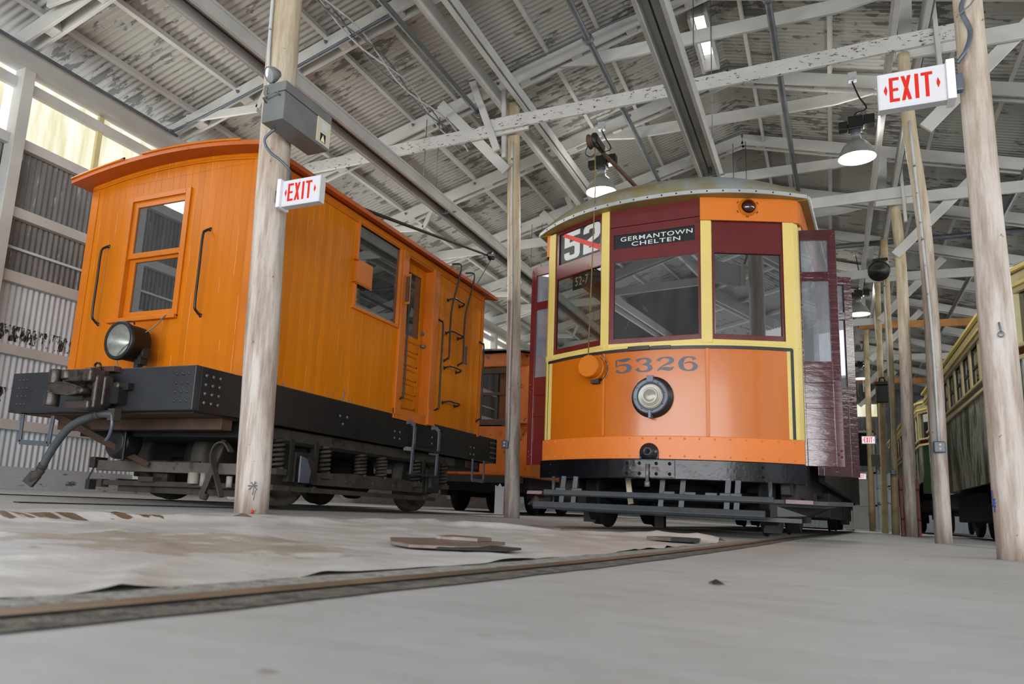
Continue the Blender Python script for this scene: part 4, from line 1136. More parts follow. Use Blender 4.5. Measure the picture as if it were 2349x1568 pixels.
m = MB(); m.box(cx-0.02,cx+0.22,4.42,4.50,1.14,1.19); m.build('carrier_block', M['brownwood'], cp, 0.006)
m = MB(); m.tube(smooth_path([(cx+0.02,4.40,1.15),(cx+0.02,4.39,1.20),(cx+0.06,4.39,1.215),(cx+0.09,4.39,1.19),(cx+0.08,4.40,1.15)],5),0.010,8); m.tube(smooth_path([(cx-0.10,4.36,1.145),(cx-0.02,4.34,1.155),(cx+0.06,4.36,1.165),(cx+0.12,4.38,1.15)],5),0.007,6); m.build('lift_ring', M['black_rail'], cp)
# air hose
m = MB(); m.tube(smooth_path([(-5.42,4.44,0.775),(-5.55,4.40,0.77),(-5.665,4.40,0.745),(-5.80,4.38,0.69),(-5.90,4.37,0.62),(-6.02,4.36,0.47),(-6.10,4.35,0.32),(-6.13,4.35,0.26)],6),0.034,12); ah = m.build('air_hose', M['rubber'], L)
m = MB(); m.cyl((-6.12,4.35,0.285),(-6.215,4.34,0.175),0.040,0.036,n=12); m.bar((-6.17,4.35,0.25),(-6.22,4.32,0.16),0.05,0.09); m.build('hose_coupling', M['dusty'], ah)
m = MB(); m.cyl((-5.60,4.40,0.762),(-5.54,4.40,0.772),0.040,n=12); m.cyl((-6.095,4.35,0.335),(-6.115,4.35,0.30),0.039,n=12); m.box(-5.46,-5.38,4.41,4.48,0.72,0.82); m.each('clamp', M['dusty'], ah)
m = MB(); m.tube(smooth_path([(-5.42,4.42,0.78),(-5.40,4.42,0.68),(-5.44,4.44,0.60),(-5.50,4.46,0.55)],5),0.014,8); m.build('valve_handle', M['steel_blue'], ah)
# stirrup step, strut, side steps
m = MB(); pth = [(-6.84,4.60,0.80),(-6.83,4.60,0.545),(-6.42,4.60,0.53),(-6.405,4.60,0.79)]
for a, b in zip(pth[:-1], pth[1:]): m.bar(a, b, 0.045, 0.016, (0,1,0))
m.build('stirrup_step', M['steel_blue'], L, 0.003)
m = MB(); m.bar((-6.50,4.62,0.83),(-6.02,5.40,0.40),0.035,0.06); m.build('diagonal_brace', M['brownwood'], L, 0.004)
m = MB()
for y in (8.03, 8.68):
    pth = [(XR-0.02,y-0.10,1.12),(XR+0.03,y-0.04,1.13),(XR+0.07,y,1.08),(XR+0.07,y,0.86),(XR+0.06,y,0.80),(XR+0.05,y,0.50)]
    for a, b in zip(pth[:-1], pth[1:]): m.bar(a, b, 0.055, 0.02, (1,0,0))
    m.bar((XR+0.07,y,0.80),(XR-0.02,y-0.09,0.80),0.02,0.05)
st = m.each('side_step', M['steel_blue'], L, 0.004)[0]
m = MB(); m.box(XR+0.0,XR+0.10,8.02,8.69,0.80,0.825); m.box(XR+0.0,XR+0.10,8.02,8.69,0.49,0.515); m.each('step_tread', M['dark'], L)
m = MB(); pth = [(XR+0.02,9.85,0.82),(XR+0.02,9.85,0.52),(XR+0.02,10.25,0.52),(XR+0.02,10.25,0.82)]
for a, b in zip(pth[:-1], pth[1:]): m.bar(a, b, 0.045, 0.016, (1,0,0))
m.build('stirrup_step', M['steel_blue'], L, 0.003)
# truck: wheels, frames, springs
AX = (6.15, 8.86); RW = 0.405
for yi, ya in enumerate(AX):
    for xi, xa in enumerate((-6.52,-4.98)):
        zc = fz(xa)+RW+0.022
        s = -1 if xi else 1
        m = MB(); m.lathe([(0.0,0.02),(0.10,0.05),(0.12,0.02),(RW-0.09,0.0),(RW-0.06,0.045),(RW-0.006,0.05),(RW,-0.06),(RW+0.012,-0.065),(RW+0.010,-0.09),(RW-0.06,-0.09),(0.0,-0.06)], (xa,ya,zc), (-s,0,0), 40)
        m.build('wheel', M['wheel'], L)
    m = MB(); m.cyl((-6.5,ya,0.46),(-5.0,ya,0.46),0.07,n=12); m.build('axle', M['verydark'], L)
    sgn = 1 if yi == 0 else -1
    m = MB(); m.cyl((-6.25,ya+0.50*sgn,0.50),(-5.45,ya+0.50*sgn,0.50),0.27,n=24); m.cyl((-5.98,ya,0.52),(-5.86,ya,0.52),0.34,n=24); m.build('motor', M['verydark'], L)
m = MB(); m.lathe([(0.32,-0.09),(0.36,-0.07),(0.36,0.07),(0.32,0.09),(0.0,0.09)], (-5.62,5.98,0.50), (1,0,0), 30); m.build('gear_case', M['dusty'], L)
for side, xa in ((1,-4.74),(-1,-6.76)):
    m = MB(); z = 0.0
    m.box(xa-0.03,xa+0.03,5.45,9.55,0.69,0.80)
    m.prism([(xa-0.03,6.32,0.41),(xa-0.03,6.32,0.29),(xa-0.03,8.68,0.29),(xa-0.03,8.68,0.41),(xa-0.03,8.0,0.44),(xa-0.03,7.0,0.44)], (0.06,0,0))
    fr = m.build('truck_frame', M['dusty'], L, 0.006)
    m = MB(); m.rivets([(xa+0.03*side,y,0.35) for y in (6.9,7.05,7.45,7.9,8.05)], 0.022, (side,0,0)); m.build('bolt', M['dusty'], fr)
    for ya in AX:
        m = MB(); m.box(xa-0.06,xa+0.06,ya-0.17,ya+0.17,0.30,0.60)
        for dy in (-0.2,0.2): m.box(xa-0.035,xa+0.035,ya+dy-0.035,ya+dy+0.035,0.30,0.72)
        m.lathe([(0.0,0.10),(0.12,0.10),(0.15,0.04),(0.15,0.0)], (xa,ya,0.43), (side,0,0), 6)
        jb = m.build('journal_box', M['dark'], L, 0.01)
        if side > 0 and ya < 7:
            m = MB(); m.prism([(xa+0.102,5.98,0.30),(xa+0.102,6.14,0.30),(xa+0.102,6.16,0.42),(xa+0.102,6.08,0.54),(xa+0.102,5.98,0.56)], (0.02,0,0)); m.build('lid', M['steel_blue'], jb, 0.006)
        for dy in (-0.38, 0.38):
            m = MB(); m.spring((xa, ya+dy, 0), 0.058, 0.42, 0.69, 6, 0.017); m.build('coil_spring', M['dusty'], L)
            m = MB(); m.box(xa-0.07,xa+0.07,ya+dy-0.08,ya+dy+0.08,0.36,0.42); m.build('spring_seat', M['dusty'], L, 0.005)
    for yy in (7.22, 7.66):
        m = MB(); m.spring((xa, yy, 0), 0.06, 0.43, 0.66, 6, 0.017); m.build('coil_spring', M['dusty'], L)
    m = MB(); m.bar((xa+0.02*side,5.7,0.24),(xa+0.02*side,9.0,0.22),0.035,0.05); m.cyl((xa,6.33,0.24),(xa+0.06*side,6.33,0.24),0.035,n=8); m.cyl((xa,8.7,0.23),(xa+0.06*side,8.7,0.23),0.035,n=8); m.build('brake_rod', M['dusty'], L)
# brake rigging across the front
m = MB(); m.box(-6.80,-4.84,5.44,5.54,0.335,0.440); bb = m.build('brake_beam', M['beamdust'], L, 0.008)
m = MB(); m.box(-6.86,-6.78,5.40,5.56,0.36,0.47); m.build('end_cap', M['dark'], bb, 0.008)
m = MB(); m.bar((-6.80,5.50,0.215),(-4.86,5.50,0.235),0.03,0.05); m.bar((-6.6,5.62,0.17),(-5.0,5.62,0.17),0.10,0.07); m.box(-6.92,-6.72,5.46,5.56,0.17,0.25)
m.box(-6.18,-5.98,5.44,5.56,0.24,0.29); m.build('brake_rod', M['dusty'], L, 0.004)
m = MB(); m.bar((-6.78,5.44,0.45),(-6.86,5.40,0.22),0.012,0.012); m.box(-6.85,-6.79,5.38,5.46,0.14,0.24); m.build('hanger', M['dark'], L)
m = MB(); m.lathe([(0.055,0),(0.055,0.10),(0.03,0.11),(0.0,0.11)], (-5.45,5.45,0.24), (0,0,1), 8); m.cyl((-5.30,5.42,0.22),(-5.30,5.42,0.34),0.03,n=8); m.cyl((-4.98,5.42,0.22),(-4.98,5.42,0.32),0.028,n=8); m.each('clevis', M['int_light'], L)
m = MB(); m.bar((-5.10,5.44,0.66),(-5.26,5.38,0.12),0.05,0.05); m.lathe([(0.035,0),(0.042,0.02),(0.042,0.06)], (-5.245,5.385,0.10), (0.28,0.1,0.9), 12); m.build('sand_pipe', M['dusty'], L)
m = MB(); pth = smooth_path([(-4.98,5.34,0.13),(-5.06,5.34,0.30),(-5.14,5.34,0.48),(-5.10,5.34,0.60),(-5.0,5.34,0.62),(-4.92,5.34,0.54)],5)
for a, b in zip(pth[:-1], pth[1:]): m.bar(a, b, 0.018, 0.06, (0,1,0))
m.build('strap', M['dusty'], L)
m = MB(); m.lathe([(0.0,-0.09),(0.14,-0.09),(0.16,-0.05),(0.16,0.09),(0.12,0.13),(0.0,0.13)], (-6.20,5.25,0.60), (0,-1,0), 24); m.bar((-6.05,5.12,0.70),(-6.05,5.12,0.42),0.03,0.02,(0,1,0)); m.build('brake_cylinder', M['black_rail'], L, 0.006)
m = MB(); m.bar((-6.3,5.62,0.44),(-5.55,5.62,0.44),0.04,0.04); m.box(-6.1,-5.9,5.55,5.65,0.23,0.33); m.build('bracket', M['rust'], L)
# trolley pole on the roof
m = MB(); m.tube([(-5.70,6.3,3.80),(-4.93,10.85,4.22)], [0.028,0.018], 10); tp = m.build('trolley_pole', M['dark'], L)
m = MB(); m.lathe([(0.03,-0.03),(0.075,-0.03),(0.06,0.0),(0.075,0.03),(0.03,0.03)], (-4.91,10.93,4.235), (1,-0.17,0), 18); m.bar((-4.95,10.8,4.21),(-4.90,10.96,4.24),0.10,0.03); m.build('trolley_wheel', M['black_rail'], tp)
m = MB(); m.box(-5.95,-5.5,6.0,6.7,3.38,3.50); m.cyl((-5.72,6.3,3.48),(-5.72,6.3,3.82),0.07,n=12); m.bar((-5.72,6.1,3.70),(-5.62,7.0,3.72),0.06,0.06); m.build('pole_base', M['dark'], tp)
m = MB(); m.tube(smooth_path([(-4.91,10.93,4.17),(-4.95,10.75,3.9),(-5.0,10.55,3.6),(-5.05,10.4,3.4)],4),0.006,5); m.build('pole_rope', M['rust'], tp)
# things hung behind
scrap(-7.4,8.2,fz(-7.4)+0.01,0.16,0.10,'white_edge','white crumpled bag on the floor behind the work car wheels','bag',0.12,9)
# ------------------------------------------------------------------ numbered streetcar (local frame: u across, v back, z up)
T = root('streetcar', (-1.418,7.315,0.0), 'orange, cream and maroon streetcar numbered 5326 with open maroon doors', 'streetcar', None, math.radians(-3.5), True)
W = 1.22; S = 0.45; PU = 0.467; PV = -0.384; LEN = 12.5
def fy(u): return -S*(1-(u/W)**2)
def ff(u):
    a = abs(u)
    return PV if a <= PU else PV*(1-(a-PU)/(W-PU))
def tx(s, sx, sz): return text_mesh(s, sx, sz, 0.010, 1.12)
# dash
m = MB(); m.curvepanel(fy,-1.19,1.19,0.85,1.65,0.0,0.03,120); dash = m.build('dash_panel', M['dash'], T)
m = MB()
for u in (-0.457,0.497): m.curvepanel(fy,u-0.013,u+0.013,0.86,1.645,0.012,0.02,1)
m.build('seam_strip', M['orange_trim'], dash)
m = MB(); m.curvepanel(fy,-1.18,1.165,1.645,1.672,0.012,0.03,30); m.curvepanel(fy,-1.19,-1.165,0.86,1.665,0.010,0.03,1); m.curvepanel(fy,1.150,1.175,0.86,1.665,0.010,0.03,1)
m.build('edge_strip', M['black'], dash)
m = MB(); m.curvepanel(fy,-0.205,0.0,1.645,1.685,0.03,0.03,3); m.curvepanel(fy,0.01,0.19,1.65,1.68,0.02,0.03,3); m.build('hatch_hinge', M['black'], dash, 0.003)
# painted number 5326
glyph = {
 '5': [([(0.10,0.98),(0.30,0.93),(0.55,0.92),(0.80,0.97),(0.98,1.0)], [0.02,0.13,0.21,0.17,0.02]),
       ([(0.065,0.95),(0.06,0.70),(0.055,0.44)], [0.10,0.07,0.05]),
       ([(0.06,0.46),(0.26,0.56),(0.52,0.60),(0.78,0.52),(0.90,0.32),(0.78,0.12),(0.50,0.02),(0.22,0.06),(0.08,0.20)], [0.03,0.07,0.10,0.18,0.26,0.18,0.08,0.12,0.20])],
 '3': [([(0.10,0.80),(0.22,0.90),(0.45,0.97),(0.70,0.92),(0.84,0.76),(0.72,0.60),(0.45,0.53)], [0.20,0.12,0.06,0.13,0.22,0.14,0.04]),
       ([(0.45,0.53),(0.74,0.48),(0.90,0.28),(0.76,0.08),(0.48,0.02),(0.24,0.08),(0.09,0.24)], [0.04,0.14,0.24,0.15,0.07,0.12,0.21])],
 '2': [([(0.10,0.74),(0.18,0.88),(0.42,0.97),(0.70,0.94),(0.86,0.78),(0.74,0.58),(0.48,0.44),(0.22,0.26),(0.06,0.03)], [0.20,0.12,0.06,0.14,0.22,0.16,0.08,0.05,0.05]),
       ([(0.05,0.04),(0.24,0.16),(0.50,0.17),(0.74,0.14),(0.98,0.28)], [0.03,0.10,0.20,0.20,0.02])],
 '6': [([(0.84,0.80),(0.74,0.93),(0.52,0.98),(0.28,0.90),(0.13,0.66),(0.10,0.44),(0.20,0.16),(0.48,0.02),(0.74,0.08),(0.88,0.30),(0.78,0.52),(0.54,0.61),(0.30,0.52)], [0.20,0.12,0.06,0.14,0.22,0.24,0.18,0.07,0.14,0.22,0.14,0.06,0.04])]}
m = MB(); kk = 0
for k, ch in enumerate('5326'):
    u0 = -0.338 + k*0.199; wd = 0.158; z0 = 1.445; hh = 0.128
    for pts, ws in glyph[ch]:
        V, F = ribbon2d(pts, [q*1.12+0.012 for q in ws], 7)
        V3 = []
        for a, b in V:
            u = u0 + a*wd; V3.append((u, fy(u)-0.003-0.0002*kk, z0 + b*hh - 0.004*(u)))
        m.add(V3, F); kk += 1
m.build('car_number', M['num'], dash)
# headlight in the dash
c = (0.025, fy(0.025), 1.205)
m = MB(); m.lathe([(0.188,0.0),(0.190,0.012),(0.172,0.02),(0.165,0.055),(0.158,0.062)], c, (0,-1,0), 32); hl = m.build('headlight', M['black'], T)
m = MB(); m.lathe([(0.160,0.055),(0.160,0.088),(0.152,0.094),(0.125,0.094),(0.116,0.088),(0.114,0.06)], c, (0,-1,0), 32)
m.box(c[0]-0.03,c[0]+0.03,c[1]-0.105,c[1]-0.05,c[2]+0.125,c[2]+0.185); m.box(c[0]-0.012,c[0]+0.012,c[1]-0.11,c[1]-0.02,c[2]-0.20,c[2]-0.13); m.build('bezel', M['steel_blue'], hl, 0.003)
m = MB(); m.lathe([(0.117,0.066),(0.108,0.085),(0.106,0.082),(0.095,0.092),(0.092,0.089),(0.078,0.099),(0.075,0.096),(0.05,0.106),(0.03,0.108),(0.0,0.110)], c, (0,-1,0), 36); m.build('lens', M['lens'], hl)
m = MB(); m.rivets([(c[0]+0.137*math.cos(a), c[1]-0.093, c[2]+0.137*math.sin(a)) for a in [0.2+PI/4*i for i in range(8)]], 0.006); m.build('screw', M['dark'], hl)
# rope catcher
c = (-0.545, fy(-0.545)-0.02, 1.505)
m = MB(); m.lathe([(0.0,0.0),(0.115,0.0),(0.115,0.05),(0.108,0.055),(0.108,0.135),(0.104,0.145),(0.03,0.147),(0.0,0.148)], c, (-0.18,-0.98,0.05), 28, False); rc_ = m.build('rope_catcher', M['orange'], T)
m = MB(); m.lathe([(0.0,0.0),(0.118,0.002),(0.118,0.03)], (c[0]+0.02,c[1]+0.015,c[2]-0.008), (-0.18,-0.98,0.05), 24); m.box(c[0]-0.03,c[0]+0.05,c[1]-0.05,c[1]+0.02,c[2]-0.145,c[2]-0.1); m.build('backplate', M['dark'], rc_)
m = MB(); m.tube(smooth_path([(c[0]+0.07,c[1]-0.02,c[2]+0.13),(c[0]+0.12,c[1]-0.02,c[2]+0.06),(c[0]+0.125,c[1]-0.02,c[2]-0.05),(c[0]+0.07,c[1]-0.01,c[2]-0.13)],5),0.006,5); m.build('cable', M['galv'], rc_)
# lower band and bumper
m = MB(); m.curvepanel(fy,-1.235,1.235,0.645,0.855,0.018,0.05,100); bd = m.build('lower_band', M['band'], T, 0.006)
m = MB()
for i in range(20):
    u = -1.16+2.32*i/19
    for z in (0.832,0.678): m.dome((u,fy(u)-0.018,z),0.010,(0,-1,0),0.006,8,2)
m.build('rivet', M['band'], bd)
m = MB(); m.curvepanel(fy,-1.24,1.24,0.47,0.648,0.055,0.09,100); bp = m.build('bumper', M['black_gloss'], T, 0.008)
m = MB(); m.curvepanel(lambda u: fy(u),-0.235,0.235,0.482,0.636,0.068,0.02,8); 
m.build('anchor_plate', M['black_gloss'], bp, 0.003)
m = MB()
for u in (-0.19,-0.075,0.075,0.19):
    for z in (0.515,0.605): m.dome((u,fy(u)-0.068,z),0.016,(0,-1,0),0.012,8,2)
for u in (-1.08,0.92):
    for z in (0.52,0.60): m.dome((u,fy(u)-0.055,z),0.012,(0,-1,0),0.008,8,2)
m.build('bolt', M['black_gloss'], bp)
m = MB(); m.curvepanel(fy,-0.155,0.155,0.535,0.575,0.0695,0.004,6); m.build('coupling_slot', M['rust'], bp)
m = MB(); m.cyl((0,fy(0)-0.085,0.43),(0,fy(0)-0.085,0.60),0.016,n=10); m.cyl((0,fy(0)-0.085,0.40),(0,fy(0)-0.085,0.445),0.024,n=10); m.build('coupling_pin', M['galv'], bp)
m = MB(); m.lathe([(0.085,0.0),(0.085,0.012),(0.05,0.03),(0.042,0.075),(0.02,0.07),(0.0,0.02)], (0,fy(0)-0.02,0.705), (0,-1,0.1), 20); m.box(-0.085,0.085,fy(0)-0.035,fy(0),0.65,0.70); m.build('socket', M['black'], bd)
m = MB(); m.cyl((0.06,fy(0)-0.05,0.70),(0.075,fy(0)-0.06,0.715),0.012,n=8); m.build('plug', M['galv'], bd)
# cream belt and posts
m = MB(); m.curvepanel(fy,-1.19,1.19,1.672,1.695,0.014,0.05,30)
for a, b in ((-1.22,-PU),(-PU,PU),(PU,1.22)): m.curvepanel(ff,a,b,1.672,1.735,0.012,0.05,1)
m.build('belt_rail', M['cream'], T, 0.003)
def fpost(a, b, z0, z1, off=0.02, t=0.07, name='window_post', mat='cream', bev=0.004):
    m = MB(); m.curvepanel(ff,a,b,z0,z1,off,t,1); return m.build(name, M[mat], T, bev)
fpost(-0.50,-0.415,1.70,3.08); fpost(0.452,0.54,1.70,2.855)
def corner(s, ztop):
    m = MB(); out = [(s*1.115,ff(1.115)-0.02),(s*1.20,ff(1.20)-0.02),(s*1.232,0.03),(s*1.235,0.12),(s*1.17,0.12),(s*1.115,0.03)]
    m.prism([(p[0],p[1],0.855) for p in out], (0,0,ztop-0.855)); return m.build('corner_post', M['cream'], T, 0.008)
corner(-1, 3.06); corner(1, 2.86)
# windows: centre
def frame(name, u0, u1, z0, z1, l, r, b, t, mat, off=0.0, th=0.045):
    m = MB()
    m.curvepanel(ff,u0,u0+l,z0,z1,off,th,1); m.curvepanel(ff,u1-r,u1,z0,z1,off,th,1)
    if b: m.curvepanel(ff,u0,u1,z0,z0+b,off+0.001,th,1)
    if t: m.curvepanel(ff,u0,u1,z1-t,z1,off+0.001,th,1)
    return m.build(name, M[mat], T, 0.003)
def pane(u0, u1, z0, z1, par, mat='glass_dark', off=-0.02):
    m = MB(); m.curvepanel(ff,u0,u1,z0,z1,off,0.004,1); return m.build('pane', M[mat], par)
f = frame('front_window', -0.415,0.452,1.715,2.56,0.045,0.028,0.07,0.012,'maroon'); pane(-0.38,0.43,1.78,2.55,f)
m = MB(); m.curvepanel(ff,-0.415,0.452,2.905,3.085,0.005,0.05,1); m.build('letter_board', M['maroon'], T, 0.003)
sf = frame('destination_sign', -0.415,0.452,2.555,2.90,0.04,0.055,0.125,0.078,'maroon',0.004)
m = MB(); m.curvepanel(ff,-0.38,0.40,2.675,2.825,-0.012,0.01,1); m.build('sign_glass', M['signblack'], sf)
m = MB()
V, F = tx('GERMANTOWN', 0.687, 0.044); m.add([(-0.311+a, PV+0.0105, 2.756+b) for a, b in V], F)
V, F = tx('CHELTEN', 0.465, 0.042); m.add([(-0.202+a, PV+0.0105, 2.699+b) for a, b in V], F)
m.build('lettering', M['lettergrey'], sf)
# left window with route sign
f = frame('front_window', -1.12,-0.495,1.735,2.56,0.03,0.02,0.058,0.02,'maroon'); pane(-1.09,-0.51,1.79,2.55,f,'glass_clear')
sf = frame('route_sign', -1.12,-0.495,2.545,3.09,0.05,0.03,0.150,0.06,'maroon',0.004)
m = MB(); m.curvepanel(ff,-1.075,-0.52,2.695,3.03,-0.012,0.01,1); m.build('sign_glass', M['signblack'], sf)
def ffp(u, z, d): return (u, ff(u)-d, z)
def blockdigit(ch):
    if ch == '5':
        return [[(0,1),(1,1),(1,0.82),(0.34,0.82),(0.34,0.62),(0,0.56)], [(0,0.56),(0.34,0.62),(0.75,0.65),(0.93,0.60),(1,0.50),(0.66,0.42),(0.60,0.47),(0.34,0.47),(0,0.47)],
                [(0.66,0.42),(1,0.50),(1,0.14),(0.66,0.20)], [(0.66,0.20),(1,0.14),(0.93,0.04),(0.78,0),(0.22,0),(0.07,0.04),(0,0.14),(0.34,0.20),(0.38,0.16),(0.62,0.16)], [(0,0.14),(0.34,0.20),(0.34,0.28),(0,0.28)]]
    return [[(0,0.72),(0.34,0.72),(0.34,0.80),(0,0.86)], [(0,0.86),(0.34,0.80),(0.38,0.84),(0.62,0.84),(0.66,0.80),(1,0.86),(0.93,0.96),(0.78,1),(0.22,1),(0.07,0.96)],
            [(0.66,0.80),(1,0.86),(1,0.58),(0.66,0.60)], [(0.66,0.60),(1,0.58),(0.9,0.47),(0.40,0.34),(0.34,0.18),(0,0.18),(0,0.36),(0.10,0.44)], [(0,0),(1,0),(1,0.18),(0,0.18)]]
m = MB()
for ch, u0, wd in (('5',-1.005,0.212),('2',-0.748,0.220)):
    for poly in blockdigit(ch):
        m.add([ffp(u0+a*wd, 2.722+b*0.300, -0.0105) for a, b in poly], [tuple(range(len(poly)))])
m.build('lettering', M['lettergrey'], sf)
m = MB(); m.add([ffp(-1.035,3.005,-0.0085),ffp(-1.0,3.028,-0.0085),ffp(-0.524,2.765,-0.0085),ffp(-0.524,2.708,-0.0085)],[(3,2,1,0)]); m.build('red_bar', M['redstripe'], sf)
m = MB(); m.curvepanel(ff,-0.90,-0.51,2.395,2.545,-0.05,0.012,1); run = m.build('run_number_plate', M['black'], T)
m = MB(); V, F = tx('52-7', 0.17, 0.095); m.add([ffp(-0.862+a, 2.428+b, -0.046) for a, b in V], F); m.build('lettering', M['letteryel'], run)
m = MB(); m.tube([ffp(-0.66,2.56,0.03), ffp(-0.63,2.53,0.045)],0.008,6); m.build('rope_guide', M['brass'], T)
# right window
f = frame('front_window', 0.54,1.12,1.71,2.56,0.02,0.03,0.075,0.01,'maroon'); pane(0.55,1.10,1.78,2.555,f)
m = MB(); m.curvepanel(ff,0.54,1.12,2.55,2.855,-0.004,0.04,1); m.build('upper_panel', M['maroon'], T, 0.003)
# orange fascia on the right, wrapping the corner, and on the left corner
def fascia(u0, u1, name):
    m = MB(); n = 16; v = []; f = []
    pts = []
    for i in range(n+1):
        u = u0+(u1-u0)*i/n; pts.append((u, ff(min(u,1.13))-0.035 if u <= 1.13 else None))
    path = [(u0+(1.12-u0)*i/8, ff(u0+(1.12-u0)*i/8)-0.035) for i in range(9)] + [(1.20,-0.035),(1.245,0.0),(1.262,0.06),(1.266,0.14),(1.266,1.0),(1.266,LEN)]
    for i, (x, y) in enumerate(path):
        v += [(x,y,2.855),(x,y,3.085)]
        if i: f.append((2*i-2,2*i,2*i+1,2*i-1))
    m.add(v, f, False); o = m.build(name, M['orange_trim'], T)
    md = o.modifiers.new('solid','SOLIDIFY'); md.thickness = 0.02; return o
fa = fascia(0.455, 1.2, 'fascia')
m = MB(); v = []; f = []
path = [(-1.20,-0.02),(-1.245,0.0),(-1.262,0.06),(-1.266,0.14),(-1.266,1.0),(-1.266,LEN)]
for i, (x, y) in enumerate(path):
    v += [(x,y,2.83),(x,y,3.07)]
    if i: f.append((2*i-2,2*i,2*i+1,2*i-1))
m.add(v, f); m.build('fascia', M['orange_trim'], T)
# red marker lamp
c = (0.842, ff(0.842)-0.035, 2.985)
m = MB(); m.lathe([(0.085,0.0),(0.085,0.006),(0.066,0.01),(0.064,0.03)], c, (0.45,-0.89,0), 24); ml = m.build('marker_lamp', M['orange'], T)
m = MB(); m.dome((c[0]+0.008,c[1]-0.014,c[2]), 0.060, (0.45,-0.89,0), 0.045, 20, 6); m.build('lens', M['redlens'], ml)
m = MB()
for a in range(6):
    for q in (-0.07, 0.07): m.dome((c[0]+0.092*math.cos(a*PI/3+q+0.5), c[1]-0.004+0.045*math.cos(a*PI/3+q+0.5), c[2]+0.092*math.sin(a*PI/3+q+0.5)), 0.006, (0.45,-0.89,0), 0.005, 6, 2)
m.build('screw', M['dark'], ml)
# sides
for s in (-1, 1):
    m = MB(); x = s*1.22
    y0 = 2.0
    m.box(x-0.03,x+0.03,y0,LEN,0.60,1.66); sd = m.build('side_panel', M['dark'], T)
    m = MB()
    for i in range(11):
        yy = y0+0.02+i*0.95; m.box(x-0.03,x+0.035,yy,yy+0.10,1.66,2.86)
    m.box(x-0.03,x+0.035,y0,LEN,1.66,1.74); m.box(x-0.03,x+0.035,0.12,LEN,2.80,2.88); m.each('side_post', M['cream'], T)
    m = MB()
    for i in range(11):
        yy = y0+0.12+i*0.95; m.box(x-0.005,x+0.005,yy,yy+0.85,1.74,2.80)
    m.each('side_pane', M['glass'], T)
m = MB(); m.box(-1.17,1.17,0.05,LEN,0.80,0.86); m.curvepanel(fy,-1.15,1.15,0.80,0.86,-0.03,0.4,12); m.build('floor', M['interior'], T)
m = MB(); m.box(-1.18,-0.35,2.6,2.64,0.86,3.0); m.box(0.35,1.18,2.6,2.64,0.86,3.0); m.box(-1.2,1.2,LEN-0.05,LEN,0.6,3.1); m.each('bulkhead', M['interior'], T)
m = MB(); m.box(-1.2,1.2,0.0,LEN,3.08,3.10); m.build('ceiling_lining', M['int_light'], T)
m = MB(); m.cyl((0.95,0.12,0.86),(0.95,0.12,2.3),0.028,n=10); m.build('stanchion', M['brass'], T)
m = MB(); m.box(-0.42,-0.38,0.3,0.36,0.86,3.08); m.box(-0.95,-0.90,0.9,0.95,0.86,3.08); m.each('door_jamb', M['interior'], T)
m = MB(); m.box(0.70,0.98,0.55,0.553,2.08,2.20); n_ = m.build('notice', M['paper'], T)
m = MB(); m.box(0.72,0.80,0.548,0.55,2.10,2.18); m.build('printed_square', M['dark'], n_)
for i in range(5):
    for x0, x1 in ((-1.1,-0.3),(0.3,1.1)):
        m = MB(); yy = 3.2+i*1.5; m.box(x0,x1,yy,yy+0.45,1.22,1.32); m.box(x0,x1,yy+0.42,yy+0.50,1.3,1.85); m.box(x0+0.1,x0+0.16,yy+0.1,yy+0.3,0.86,1.22); m.build('seat', M['brownwood'], T, 0.02)
# roof hood
def gv(u): return -(S+0.09)*(1-(abs(u)/1.33)**2.3)
def hood(a, b):
    u = -1.33+2.66*a
    sL = b*b*LEN if b > 0 else 0
    s = sL
    A = max(0.0, 1-(abs(u)/1.33)**2.6)**0.5
    q = min(1.0, s/1.0); B = math.sqrt(max(0.0, 1-(1-q)**2))
    return (u, gv(u)+s, 3.115+0.36*A*B)
m = MB(); m.sheet(hood, 0, 1, 0, 1, 44, 60); rf = m.build('roof', M['hood'], T)
m = MB(); v = []; f = []; n = 60
us = [-1.33+2.66*i/n for i in range(n+1)]
for i, u in enumerate(us):
    y = gv(u)
    v += [(u,y-0.004,3.075),(u,y-0.012,3.078),(u,y-0.012,3.112),(u,y+0.01,3.122)]
    if i:
        a = 4*(i-1); b = 4*i; f += [(a+k,b+k,b+k+1,a+k+1) for k in range(3)]
m.add(v, f); g = m.build('gutter', M['gutter'], rf)
m = MB()
for i in range(3,58,3): m.dome((us[i],gv(us[i])-0.012,3.095),0.009,(0,-1,0),0.006,6,2)
m.build('screw', M['dark'], g)
m = MB(); v = []; f = []
for i, u in enumerate(us):
    uu = max(-1.215,min(1.215,u*0.915)); v += [(u,gv(u),3.076),(uu,ff(uu)+0.0,3.074)]
    if i: f.append((2*i-2,2*i,2*i+1,2*i-1))
m.add(v, f); m.box(-1.33,-1.2,0,LEN,3.070,3.078); m.box(1.2,1.33,0,LEN,3.070,3.078); m.build('soffit', M['olive'], rf)
m = MB(); m.tube([(-1.335,gv(-1.335),3.09),(-1.335,LEN,3.09)],0.018,6); m.tube([(1.335,gv(1.335),3.09),(1.335,LEN,3.09)],0.018,6); m.build('drip_rail', M['gutter'], rf)
